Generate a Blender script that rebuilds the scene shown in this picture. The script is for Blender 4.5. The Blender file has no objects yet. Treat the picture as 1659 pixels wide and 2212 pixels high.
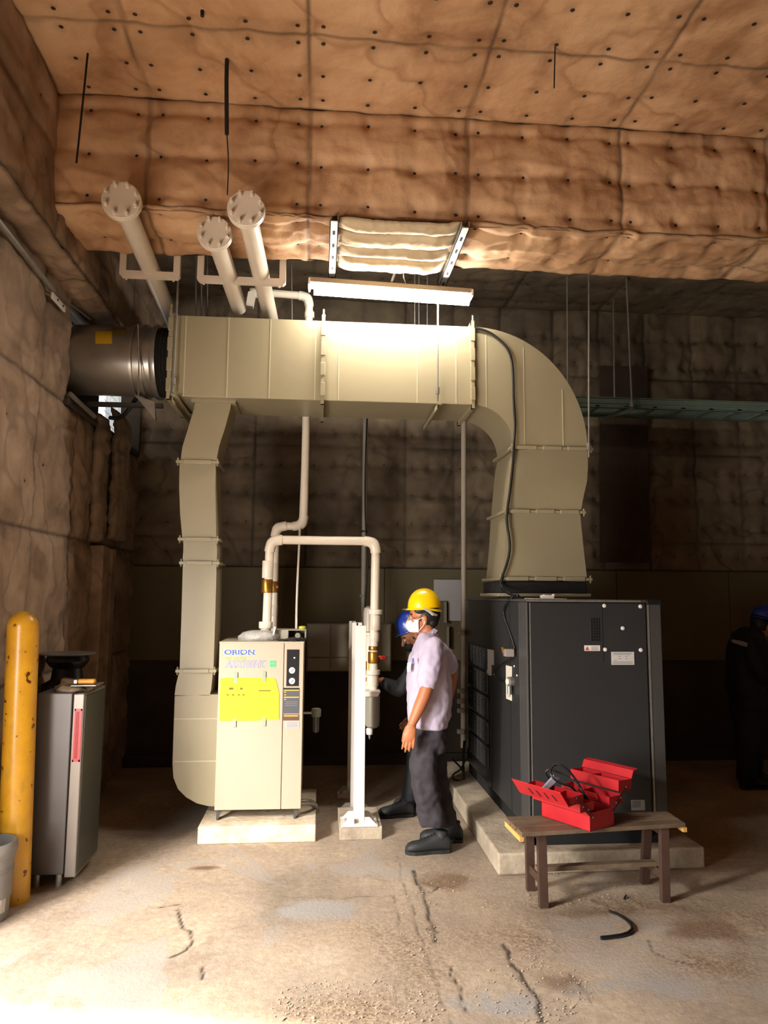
import bpy, bmesh, math, random
import numpy as np
from mathutils import Vector, Matrix, Euler
random.seed(7)
SC = bpy.context.scene
COL = SC.collection
PI = math.pi

# ---------------------------------------------------------------- camera
FPX, FW, FH, CH = 1580.0, 1659, 2212, 1.65
_yaw, _pitch, _roll = math.radians(-5.0), math.radians(6.46), 0.007
_f = Vector((math.sin(-_yaw)*math.cos(_pitch), math.cos(_yaw)*math.cos(_pitch), math.sin(_pitch)))
_r0 = Vector((math.cos(_yaw), math.sin(_yaw), 0)); _u0 = _r0.cross(_f)
_r = _r0*math.cos(_roll)+_u0*math.sin(_roll); _u = -_r0*math.sin(_roll)+_u0*math.cos(_roll)
cd = bpy.data.cameras.new('camera'); cam = bpy.data.objects.new('camera', cd); COL.objects.link(cam)
cd.sensor_fit = 'HORIZONTAL'; cd.sensor_width = 36.0; cd.lens = FPX/FW*36.0
cd.clip_start = 0.05; cd.clip_end = 200
cam.matrix_world = Matrix(((_r.x, _u.x, -_f.x, 0), (_r.y, _u.y, -_f.y, 0), (_r.z, _u.z, -_f.z, CH), (0, 0, 0, 1)))
SC.camera = cam

def ray(px, py): return _f + _r*((px-FW/2)/FPX) - _u*((py-FH/2)/FPX)
def aY(px, py, Y):
    d = ray(px, py); t = Y/d.y; return Vector((t*d.x, Y, CH+t*d.z))
def aZ(px, py, Z):
    d = ray(px, py); t = (Z-CH)/d.z; return Vector((t*d.x, t*d.y, Z))
def aX(px, py, X):
    d = ray(px, py); t = X/d.x; return Vector((X, t*d.y, CH+t*d.z))

# ---------------------------------------------------------------- world, lights, exposure
w = bpy.data.worlds.new('world'); SC.world = w; w.use_nodes = True
bg = w.node_tree.nodes['Background']; bg.inputs[0].default_value = (0.86, 0.92, 1.0, 1); bg.inputs[1].default_value = 1.2
def area(name, loc, target, size, size_y, energy, color, shape='RECTANGLE', spread=180):
    l = bpy.data.lights.new(name, 'AREA'); l.shape = shape; l.size = size
    if shape in ('RECTANGLE', 'ELLIPSE'): l.size_y = size_y
    l.energy = energy; l.color = color; l.spread = math.radians(spread)
    o = bpy.data.objects.new(name, l); COL.objects.link(o); o.location = loc
    o.rotation_euler = (Vector(target)-Vector(loc)).to_track_quat('-Z', 'Y').to_euler()
    return o
# strong daylight that falls in under the head of the open side door, left of the camera
area('door_daylight', (-3.05, 1.35, 2.85), (0.2, 4.2, 0.3), 0.36, 1.0, 520, (1.0, 0.93, 0.84))
# the bright yard outside the doorway
area('doorway_sky', (-2.55, 1.55, 1.05), (-0.9, 2.9, 0.0), 1.6, 1.5, 190, (1.0, 0.95, 0.88))
# sun through the doorway: it lands on the floor beside and behind the camera, and its bounce lights the ceiling
sl_ = bpy.data.lights.new('sun', 'SUN'); sl_.energy = 18; sl_.angle = math.radians(6); sl_.color = (1.0, 0.93, 0.84)
so_ = bpy.data.objects.new('sun', sl_); COL.objects.link(so_); so_.location = (-6, 4, 8)
so_.rotation_euler = Vector((0.66, -0.15, -0.72)).to_track_quat('-Z', 'Y').to_euler()
vs = SC.view_settings; vs.view_transform = 'Standard'; vs.look = 'None'; vs.gamma = 1.0; vs.use_curve_mapping = False
vs.exposure = 0.35
SC.cycles.max_bounces = 8; SC.cycles.diffuse_bounces = 5; SC.cycles.caustics_reflective = False; SC.cycles.caustics_refractive = False

# ---------------------------------------------------------------- helpers
def org(o):
    v = Vector((0, 0, 0))
    while o is not None: v += o.location; o = o.parent
    return v
def empty(name, loc, label, cat, group=None):
    o = bpy.data.objects.new(name, None); COL.objects.link(o); o.location = Vector(loc)
    o.empty_display_size = 0.1
    o['label'] = label; o['category'] = cat
    if group: o['group'] = group
    return o
def tag(o, label=None, cat=None, group=None, kind=None):
    if label: o['label'] = label
    if cat: o['category'] = cat
    if group: o['group'] = group
    if kind: o['kind'] = kind
    return o

def basis(d):
    d = Vector(d).normalized()
    a = Vector((0, 0, 1)) if abs(d.z) < 0.9 else Vector((1, 0, 0))
    x = a.cross(d).normalized(); y = d.cross(x).normalized()
    return x, y, d

class B:
    def __init__(s): s.bm = bmesh.new()
    def face(s, pts):
        return s.bm.faces.new([s.bm.verts.new(Vector(p)) for p in pts])
    def box(s, lo, hi, bev=0.0, M=None, seg=2):
        lo = Vector(lo); hi = Vector(hi)
        r = bmesh.ops.create_cube(s.bm, size=1.0)
        vs_ = r['verts']; c = (lo+hi)/2; d = hi-lo
        for v in vs_: v.co = Vector((v.co.x*d.x+c.x, v.co.y*d.y+c.y, v.co.z*d.z+c.z))
        if bev > 0:
            es = list({e for v in vs_ for e in v.link_edges})
            rr = bmesh.ops.bevel(s.bm, geom=es, offset=bev, segments=seg, affect='EDGES', profile=0.5)
            vs_ = list({v for f in rr['faces'] for v in f.verts} | {v for v in vs_ if v.is_valid})
            # connected faces share every vertex of this island
        if M is not None:
            seen = set(); st = [v for v in vs_ if v.is_valid][:1]
            while st:
                v = st.pop()
                if v in seen: continue
                seen.add(v)
                for e in v.link_edges: st.append(e.other_vert(v))
            for v in seen: v.co = M @ v.co
        return s
    def ring(s, c, x, y, rx, ry, n, p=2.0):
        out = []
        for i in range(n):
            a = 2*PI*i/n; ca, sa = math.cos(a), math.sin(a)
            if p != 2.0:
                ca = math.copysign(abs(ca)**(2/p), ca); sa = math.copysign(abs(sa)**(2/p), sa)
            out.append(s.bm.verts.new(c + x*(rx*ca) + y*(ry*sa)))
        return out
    def skin(s, rings, cap=True, closed=False):
        n = len(rings[0])
        prs = list(zip(rings[:-1], rings[1:]))
        if closed: prs.append((rings[-1], rings[0]))
        for a, b in prs:
            for i in range(n):
                j = (i+1) % n
                s.bm.faces.new((a[i], a[j], b[j], b[i]))
        if cap and not closed:
            s.bm.faces.new(list(reversed(rings[0]))); s.bm.faces.new(rings[-1])
        return s
    def cyl(s, p0, p1, r, r2=None, n=20, cap=True):
        p0 = Vector(p0); p1 = Vector(p1); x, y, d = basis(p1-p0)
        return s.skin([s.ring(p0, x, y, r, r, n), s.ring(p1, x, y, r if r2 is None else r2, r if r2 is None else r2, n)], cap)
    def tube(s, pts, r, n=12, smooth=0, closed=False, cap=True):
        P = [Vector(p) for p in pts]
        for _ in range(smooth):
            Q = [P[0]]
            for a, b in zip(P[:-1], P[1:]): Q += [a*0.75+b*0.25, a*0.25+b*0.75]
            Q.append(P[-1]); P = Q
        rs = r if isinstance(r, (list, tuple)) else None
        x, y, d = basis(P[1]-P[0]); rings = []
        for i, p in enumerate(P):
            t = (P[min(i+1, len(P)-1)]-P[max(i-1, 0)]).normalized()
            x = (x - t*x.dot(t)).normalized(); y = t.cross(x)
            if rs: q = rs[0]+(rs[-1]-rs[0])*i/(len(P)-1) if len(rs) != len(P) else rs[i]
            else: q = r
            rings.append(s.ring(p, x, y, q, q, n))
        return s.skin(rings, cap, closed)
    def lathe(s, prof, c, axis=(0, 0, 1), n=28, cap=True):
        c = Vector(c); x, y, d = basis(axis)
        return s.skin([s.ring(c+d*z, x, y, max(r, 1e-4), max(r, 1e-4), n) for r, z in prof], cap)
    def loft(s, rings, n=24, cap=True, p=2.0):
        # rings: (center, rx, ry, xdir, ydir)
        return s.skin([s.ring(Vector(c), Vector(xd), Vector(yd), rx, ry, n, p) for c, rx, ry, xd, yd in rings], cap)
    def prism(s, poly, off):
        a = [s.bm.verts.new(Vector(p)) for p in poly]; b = [s.bm.verts.new(Vector(p)+Vector(off)) for p in poly]
        n = len(a)
        for i in range(n): s.bm.faces.new((a[i], a[(i+1) % n], b[(i+1) % n], b[i]))
        s.bm.faces.new(list(reversed(a))); s.bm.faces.new(b)
        return s
    def ell(s, c, r, M=None, u=20, v=14):
        res = bmesh.ops.create_uvsphere(s.bm, u_segments=u, v_segments=v, radius=1.0)
        c = Vector(c); R = M if M is not None else Matrix.Identity(3)
        for q in res['verts']: q.co = c + R @ Vector((q.co.x*r[0], q.co.y*r[1], q.co.z*r[2]))
        return s
    def obj(s, name, mat, parent=None, smooth=False, bevel=0.0, mods=None, thick=0.0, recalc=True, keep=False):
        if recalc: bmesh.ops.recalc_face_normals(s.bm, faces=s.bm.faces)
        me = bpy.data.meshes.new(name); 
        if parent is not None:
            o_ = org(parent)
            for v in s.bm.verts: v.co -= o_
        s.bm.to_mesh(me); s.bm.free()
        for m in (mat if isinstance(mat, (list, tuple)) else [mat]): me.materials.append(m)
        o = bpy.data.objects.new(name, me); COL.objects.link(o)
        if parent is not None: o.parent = parent
        if smooth:
            for p in me.polygons: p.use_smooth = True
            if smooth != 'all':
                me.set_sharp_from_angle(angle=math.radians(38))
        if thick:
            m = o.modifiers.new('solid', 'SOLIDIFY'); m.thickness = thick; m.offset = 0
        if bevel:
            m = o.modifiers.new('bevel', 'BEVEL'); m.width = bevel; m.segments = 2; m.limit_method = 'ANGLE'
        return o

def center_top(o):
    # put a single mesh thing's origin at the base of its own geometry
    me = o.data; co = np.empty(len(me.vertices)*3); me.vertices.foreach_get('co', co); co = co.reshape(-1, 3)
    c = np.array([(co[:, 0].min()+co[:, 0].max())/2, (co[:, 1].min()+co[:, 1].max())/2, co[:, 2].min()])
    co -= c; me.vertices.foreach_set('co', co.ravel()); o.location = Vector(c)+o.location; return o

def dup(root, delta, label=None, name=None):
    r = root.copy(); COL.objects.link(r); r.location = root.location + Vector(delta)
    if label: r['label'] = label
    for ch in list(root.children):
        c = ch.copy(); COL.objects.link(c); c.parent = r
        for g in ch.children:
            d = g.copy(); COL.objects.link(d); d.parent = c
    return r

# ---------------------------------------------------------------- materials
def srgb(h):
    if isinstance(h, str): h = tuple(int(h[i:i+2], 16)/255 for i in (0, 2, 4))
    return tuple((c/12.92 if c <= 0.04045 else ((c+0.055)/1.055)**2.4) for c in h)
def mat(name, col, rough=0.5, metal=0.0, var=0.0, vscale=8.0, bump=0.0, bscale=40.0, emis=None, est=0, alpha=None, col2=None, spec=None, trans=None, coat=0):
    m = bpy.data.materials.new(name); m.use_nodes = True; nt = m.node_tree; bs = nt.nodes['Principled BSDF']
    c = srgb(col); bs.inputs['Base Color'].default_value = (*c, 1)
    bs.inputs['Roughness'].default_value = rough; bs.inputs['Metallic'].default_value = metal
    if spec is not None: bs.inputs['Specular IOR Level'].default_value = spec
    if coat: bs.inputs['Coat Weight'].default_value = coat
    if trans: bs.inputs['Transmission Weight'].default_value = trans
    if emis: bs.inputs['Emission Color'].default_value = (*srgb(emis), 1); bs.inputs['Emission Strength'].default_value = est
    if alpha: bs.inputs['Alpha'].default_value = alpha
    if var > 0 or col2 or bump:
        tc = nt.nodes.new('ShaderNodeTexCoord')
    if var > 0 or col2:
        nz = nt.nodes.new('ShaderNodeTexNoise'); nz.inputs['Scale'].default_value = vscale; nz.inputs['Detail'].default_value = 6; nz.inputs['Roughness'].default_value = 0.62
        nt.links.new(tc.outputs['Object'], nz.inputs['Vector'])
        rp = nt.nodes.new('ShaderNodeValToRGB'); rp.color_ramp.elements[0].position = 0.34; rp.color_ramp.elements[1].position = 0.66
        c2 = srgb(col2) if col2 else tuple(x*(1-var) for x in c)
        rp.color_ramp.elements[0].color = (*c2, 1); rp.color_ramp.elements[1].color = (*c, 1)
        nt.links.new(nz.outputs['Fac'], rp.inputs['Fac']); nt.links.new(rp.outputs['Color'], bs.inputs['Base Color'])
    if bump:
        n2 = nt.nodes.new('ShaderNodeTexNoise'); n2.inputs['Scale'].default_value = bscale; n2.inputs['Detail'].default_value = 5
        bp = nt.nodes.new('ShaderNodeBump'); bp.inputs['Strength'].default_value = bump; bp.inputs['Distance'].default_value = 0.01
        nt.links.new(tc.outputs['Object'], n2.inputs['Vector']); nt.links.new(n2.outputs['Fac'], bp.inputs['Height']); nt.links.new(bp.outputs['Normal'], bs.inputs['Normal'])
    return m

def insul_mat(name, c1, c2, c3, dirtc, scale=1.6, rough=0.78):
    m = bpy.data.materials.new(name); m.use_nodes = True; nt = m.node_tree; N = nt.nodes; L = nt.links; bs = N['Principled BSDF']
    bs.inputs['Roughness'].default_value = rough
    g = N.new('ShaderNodeNewGeometry')
    n1 = N.new('ShaderNodeTexNoise'); n1.inputs['Scale'].default_value = scale; n1.inputs['Detail'].default_value = 7; n1.inputs['Roughness'].default_value = 0.6; n1.inputs['Distortion'].default_value = 0.6
    L.new(g.outputs['Position'], n1.inputs['Vector'])
    r1 = N.new('ShaderNodeValToRGB'); e = r1.color_ramp.elements; e[0].position = 0.3; e[0].color = (*srgb(c3), 1); e[1].position = 0.72; e[1].color = (*srgb(c1), 1)
    k = e.new(0.5); k.color = (*srgb(c2), 1)
    L.new(n1.outputs['Fac'], r1.inputs['Fac'])
    # water marks: thin rings where a second noise crosses a level
    n2 = N.new('ShaderNodeTexNoise'); n2.inputs['Scale'].default_value = 1.1; n2.inputs['Detail'].default_value = 3
    L.new(g.outputs['Position'], n2.inputs['Vector'])
    r2 = N.new('ShaderNodeValToRGB'); e2 = r2.color_ramp.elements; e2[0].position = 0.47; e2[0].color = (0, 0, 0, 1); e2[1].position = 0.515; e2[1].color = (0, 0, 0, 1)
    k2 = e2.new(0.5); k2.color = (0.55, 0.55, 0.55, 1)
    L.new(n2.outputs['Fac'], r2.inputs['Fac'])
    mx1 = N.new('ShaderNodeMix'); mx1.data_type = 'RGBA'; mx1.inputs[7].default_value = (*srgb(c3), 1)
    L.new(r2.outputs['Color'], mx1.inputs[0]); L.new(r1.outputs['Color'], mx1.inputs[6])
    at = N.new('ShaderNodeAttribute'); at.attribute_name = 'dirt'
    mx2 = N.new('ShaderNodeMix'); mx2.data_type = 'RGBA'; mx2.inputs[7].default_value = (*srgb(dirtc), 1)
    L.new(at.outputs['Fac'], mx2.inputs[0]); L.new(mx1.outputs[2], mx2.inputs[6])
    L.new(mx2.outputs[2], bs.inputs['Base Color'])
    n3 = N.new('ShaderNodeTexNoise'); n3.inputs['Scale'].default_value = 26; n3.inputs['Detail'].default_value = 6
    L.new(g.outputs['Position'], n3.inputs['Vector'])
    bp = N.new('ShaderNodeBump'); bp.inputs['Strength'].default_value = 0.35; bp.inputs['Distance'].default_value = 0.012
    L.new(n3.outputs['Fac'], bp.inputs['Height']); L.new(bp.outputs['Normal'], bs.inputs['Normal'])
    return m

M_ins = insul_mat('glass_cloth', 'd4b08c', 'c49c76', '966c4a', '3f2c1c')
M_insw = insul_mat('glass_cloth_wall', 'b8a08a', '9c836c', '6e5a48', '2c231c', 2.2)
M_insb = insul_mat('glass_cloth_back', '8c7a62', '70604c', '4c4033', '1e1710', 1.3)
M_insl = insul_mat('glass_cloth_new', 'd8c8ae', 'ccb99a', 'b39b78', '5a4430', 2.5, 0.85)
M_pin = mat('pin_rust', '3a2a1d', 0.6, 0.3)
M_duct = mat('duct_paint', '978d72', 0.38, 0.0, 0.07, 3)
M_galv = mat('galvanised', 'a9a69e', 0.38, 0.7, 0.2, 20)
M_steel = mat('fan_steel', 'a8a49c', 0.3, 0.75, 0.2, 5)
M_pipe = mat('pipe_paint', 'd2c5b4', 0.35, 0, 0.08, 6)
M_pvc = mat('pvc', 'dccfbd', 0.32, 0, 0.06, 9)
M_white = mat('white_paint', 'ded8cf', 0.42, 0, 0.06, 5)
M_brass = mat('brass', 'b8863c', 0.33, 0.85, 0.2, 40)
M_red = mat('red_plastic', 'd0261f', 0.4)
M_redp = mat('red_paint', 'b4222a', 0.36, 0, 0.16, 9)
M_redsh = mat('red_paint_shaded', '80191f', 0.45, 0, 0.3, 14)  # darker red for toolbox arms and handle; near-end shade put into the colour
M_black = mat('black_rubber', '121212', 0.5)
M_blackg = mat('black_gloss', '16171a', 0.28)
M_flex = mat('flex_cloth', '1b1918', 0.85, 0, 0.3, 20, 0.4)
M_char = mat('charcoal_paint', '303031', 0.42, 0, 0.1, 2.5)
M_char2 = mat('charcoal_frame', '454342', 0.45, 0, 0.08, 3)
M_dark = mat('dark_void', '0c0c0c', 0.9)
M_conc = mat('plinth_concrete', 'b5a893', 0.85, 0, 0, 5, 0.6, 30, col2='8e8070')
M_concw = mat('plinth_whitewash', 'd8cdb8', 0.8, 0, 0, 7, 0.6, 25, col2='b8a58a')
M_beige = mat('dryer_beige', 'b39f8c', 0.45, 0, 0.04, 3)
M_beiged = mat('dryer_side', 'a99d8a', 0.5)
M_blue = mat('logo_blue', '2f4f9e', 0.5); M_logow = mat('logo_white', 'dfe4ea', 0.5)
M_green = mat('logo_green', '8fac50', 0.5); M_grey = mat('logo_grey', '5f66a0', 0.5); M_logof = mat('logo_fill', 'a9a8b2', 0.5)
M_yel = mat('yellow_paper', 'efe02c', 0.8); M_yeld = mat('paper_print', '5c5410', 0.7); M_yelm = mat('paper_print_pale', 'b4a81c', 0.7)
M_tape = mat('clear_tape', '8f9f8c', 0.3); M_paper = mat('paper', 'b9b6b6', 0.7, 0, 0.08, 30); M_paperw = mat('paper_white', 'e0dcd8', 0.6)
M_print = mat('print_grey', '77757a', 0.7)
M_gold = mat('label_gold', 'd0a030', 0.5); M_lab = mat('label_slate', '4a4a52', 0.5)
M_wood = mat('bench_wood', '75624e', 0.6, 0, 0, 6, 0.3, 30, col2='5a4a3a'); M_woodl = mat('bench_leg', '4a342b', 0.55, 0, 0.25, 10)
M_wend = mat('raw_wood', 'd9a85c', 0.7, 0, 0.2, 20)
M_tray = mat('tray_green', '7d8f82', 0.5, 0.3, 0.15, 6)
M_ply = mat('plywood', '6d6247', 0.75, 0, 0.16, 1.2, 0.1, 12)
M_lowwall = mat('old_plaster', '463d31', 0.85, 0, 0.35, 3, 0.5, 14)
M_panel = mat('grey_panel', '97907f', 0.5, 0, 0.1, 2)
M_glassw = mat('clear_wrap', 'dcd8d0', 0.2, 0, 0, 5, 0.8, 45, trans=0.45)

def stain(m, seedscale, color, lo, hi, scale, stretch=(1, 1, 1)):
    # wear spots with their own shape, laid over a paint
    nt = m.node_tree; N = nt.nodes; L = nt.links; bs = N['Principled BSDF']
    tc = N.new('ShaderNodeTexCoord'); mp = N.new('ShaderNodeMapping'); mp.inputs['Scale'].default_value = stretch; mp.inputs['Location'].default_value = (seedscale, seedscale*2, 3)
    L.new(tc.outputs['Object'], mp.inputs['Vector'])
    nz = N.new('ShaderNodeTexNoise'); nz.inputs['Scale'].default_value = scale; nz.inputs['Detail'].default_value = 4; L.new(mp.outputs[0], nz.inputs['Vector'])
    rp = N.new('ShaderNodeValToRGB'); rp.color_ramp.elements[0].position = lo; rp.color_ramp.elements[1].position = hi
    rp.color_ramp.elements[0].color = (0, 0, 0, 1); rp.color_ramp.elements[1].color = (1, 1, 1, 1)
    L.new(nz.outputs['Fac'], rp.inputs['Fac'])
    mx = N.new('ShaderNodeMix'); mx.data_type = 'RGBA'; mx.inputs[7].default_value = (*srgb(color), 1)
    if bs.inputs['Base Color'].links: L.new(bs.inputs['Base Color'].links[0].from_socket, mx.inputs[6])
    else: mx.inputs[6].default_value = bs.inputs['Base Color'].default_value
    L.new(rp.outputs['Color'], mx.inputs[0]); L.new(mx.outputs[2], bs.inputs['Base Color'])
    return m
M_bol = stain(stain(mat('bollard_yellow', 'dba52a', 0.3, 0, 0, 5, col2='c58f24'), 1, '5a2e12', 0.64, 0.68, 20), 5, '9a7c40', 0.60, 0.75, 6, (1, 1, 0.4))
stain(M_concw, 2, '8a6f50', 0.66, 0.74, 14); stain(M_redp, 3, '7a3a30', 0.70, 0.76, 30)

# ---------------------------------------------------------------- value noise
_rs = np.random.RandomState(3); _LAT = _rs.rand(64, 64)
def vn(x, y, seed=0):
    x = x+seed*7.31; y = y+seed*3.77
    xi = np.floor(x).astype(int); yi = np.floor(y).astype(int); fx = x-xi; fy = y-yi
    fx = fx*fx*(3-2*fx); fy = fy*fy*(3-2*fy)
    a = _LAT[xi % 64, yi % 64]; b = _LAT[(xi+1) % 64, yi % 64]; c = _LAT[xi % 64, (yi+1) % 64]; d = _LAT[(xi+1) % 64, (yi+1) % 64]
    return (a*(1-fx)+b*fx)*(1-fy)+(c*(1-fx)+d*fx)*fy
def fbm(x, y, seed=0, o=4):
    s = 0; a = 0.5
    for i in range(o): s = s+a*vn(x*2**i, y*2**i, seed+i*5); a *= 0.5
    return s/(1-0.5**o)

def quilt(name, O, U, V, W, H, us, vs_, material, pins=None, d=0.03, wr=0.010, seed=1, res=0.02, hole=None, flip=False, dirt=0.8, crease=0.5, pinr=0.011):
    """padded cloth lining: a real displaced surface, seams at us / vs_, dimples at the pins"""
    O = Vector(O); U = Vector(U).normalized(); V = Vector(V).normalized(); Nn = U.cross(V).normalized()
    if flip: Nn = -Nn
    nu = max(2, int(W/res)+1); nv = max(2, int(H/res)+1)
    u = np.linspace(0, W, nu); v = np.linspace(0, H, nv); uu, vv = np.meshgrid(u, v, indexing='ij')
    ju = uu+0.02*(fbm(uu*3, vv*3, seed)-0.5); jv = vv+0.02*(fbm(uu*3, vv*3, seed+9)-0.5)
    du = np.full(uu.shape, 9.0); dv = np.full(uu.shape, 9.0)
    for q in us: du = np.minimum(du, abs(ju-q))
    for q in vs_: dv = np.minimum(dv, abs(jv-q))
    h = d*(1-np.exp(-du/0.035))*(1-np.exp(-dv/0.035))
    dr = dirt*np.maximum(np.exp(-(du/0.011)**2), np.exp(-(dv/0.011)**2))
    dr = np.maximum(dr, 0.30*dirt*np.maximum(np.exp(-du/0.06), np.exp(-dv/0.06))*np.clip((fbm(uu*5, vv*5, seed+3)-0.3)*2.5, 0, 1))
    pins = pins or []
    for (pu, pv) in pins:
        r2 = (uu-pu)**2+(vv-pv)**2
        h = h-0.85*d*np.exp(-r2/0.0016)-0.45*d*np.exp(-r2/0.012)
        dr = np.maximum(dr, 0.35*dirt*np.exp(-r2/0.0012))
    if pins and crease:
        rows = sorted({round(p[1], 2) for p in pins}); cols = sorted({round(p[0], 2) for p in pins})
        for q in rows: h = h-crease*d*0.5*np.exp(-abs(vv-q)/0.03)
        for q in cols: h = h-crease*d*0.3*np.exp(-abs(uu-q)/0.03)
    rid = 1-abs(2*fbm(uu*2.3+1.5*vn(vv*2, uu*2, seed), vv*5.0, seed+4)-1)
    rid2 = 1-abs(2*fbm(uu*6.0, vv*3.2, seed+6)-1)
    h = h+wr*(rid**3*1.6+rid2**3-1.2)+wr*1.5*(fbm(uu*1.5, vv*1.5, seed+8)-0.5)
    pos = np.array(O)[None, None]+uu[..., None]*np.array(U)+vv[..., None]*np.array(V)+h[..., None]*np.array(Nn)
    verts = pos.reshape(-1, 3)
    idx = np.arange(nu*nv).reshape(nu, nv)
    quads = np.stack([idx[:-1, :-1], idx[1:, :-1], idx[1:, 1:], idx[:-1, 1:]], -1).reshape(-1, 4)
    if flip: quads = quads[:, ::-1]
    if hole:
        cu = (uu[:-1, :-1]+uu[1:, 1:])/2; cv = (vv[:-1, :-1]+vv[1:, 1:])/2
        keep = np.ones(cu.shape, bool)
        for (a, b, c, e) in hole: keep &= ~((cu > a) & (cu < b) & (cv > c) & (cv < e))
        quads = quads[keep.reshape(-1)]
    V2 = [tuple(p) for p in verts]; F2 = [tuple(int(i) for i in q) for q in quads]; npad = len(F2)
    for (pu, pv) in pins:   # rusty washer on each pin
        iu = min(nu-1, max(0, int(round(pu/W*(nu-1))))); iv = min(nv-1, max(0, int(round(pv/H*(nv-1)))))
        c = Vector(pos[iu, iv])+Nn*0.005; k = len(V2); n = 8
        V2.append(tuple(c+Nn*0.004))
        for i in range(n): V2.append(tuple(c+U*(pinr*math.cos(2*PI*i/n))+V*(pinr*math.sin(2*PI*i/n))))
        for i in range(n):
            t = (k, k+1+i, k+1+(i+1) % n); F2.append(t if not flip else t[::-1])
    me = bpy.data.meshes.new(name); me.from_pydata(V2, [], F2)
    me.materials.append(material); me.materials.append(M_pin)
    mi = np.zeros(len(F2), int); mi[npad:] = 1; me.polygons.foreach_set('material_index', mi)
    me.polygons.foreach_set('use_smooth', np.ones(len(F2), bool))
    at = me.attributes.new('dirt', 'FLOAT', 'POINT'); a = np.zeros(len(V2)); a[:nu*nv] = np.clip(dr, 0, 1).reshape(-1); at.data.foreach_set('value', a)
    o = bpy.data.objects.new(name, me); COL.objects.link(o); o['kind'] = 'structure'
    return o
def pins_for(us, rows, inset=0.07, mid=(0.36, 0.66)):
    out = []
    for a, b in zip(us[:-1], us[1:]):
        wd = b-a
        for q in rows:
            for t in [inset/wd]+list(mid)+[1-inset/wd]: out.append((a+wd*t, q+0.01*random.uniform(-1, 1)))
    return out
# ================================================================= ROOM
XL, XU, YB, ZC = -1.85, -1.65, 7.4, 4.71
SEAMX = [-3.2, -2.15, -1.10, -0.105, 0.905, 1.92, 2.93, 3.94, 4.95, 5.96]
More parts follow.
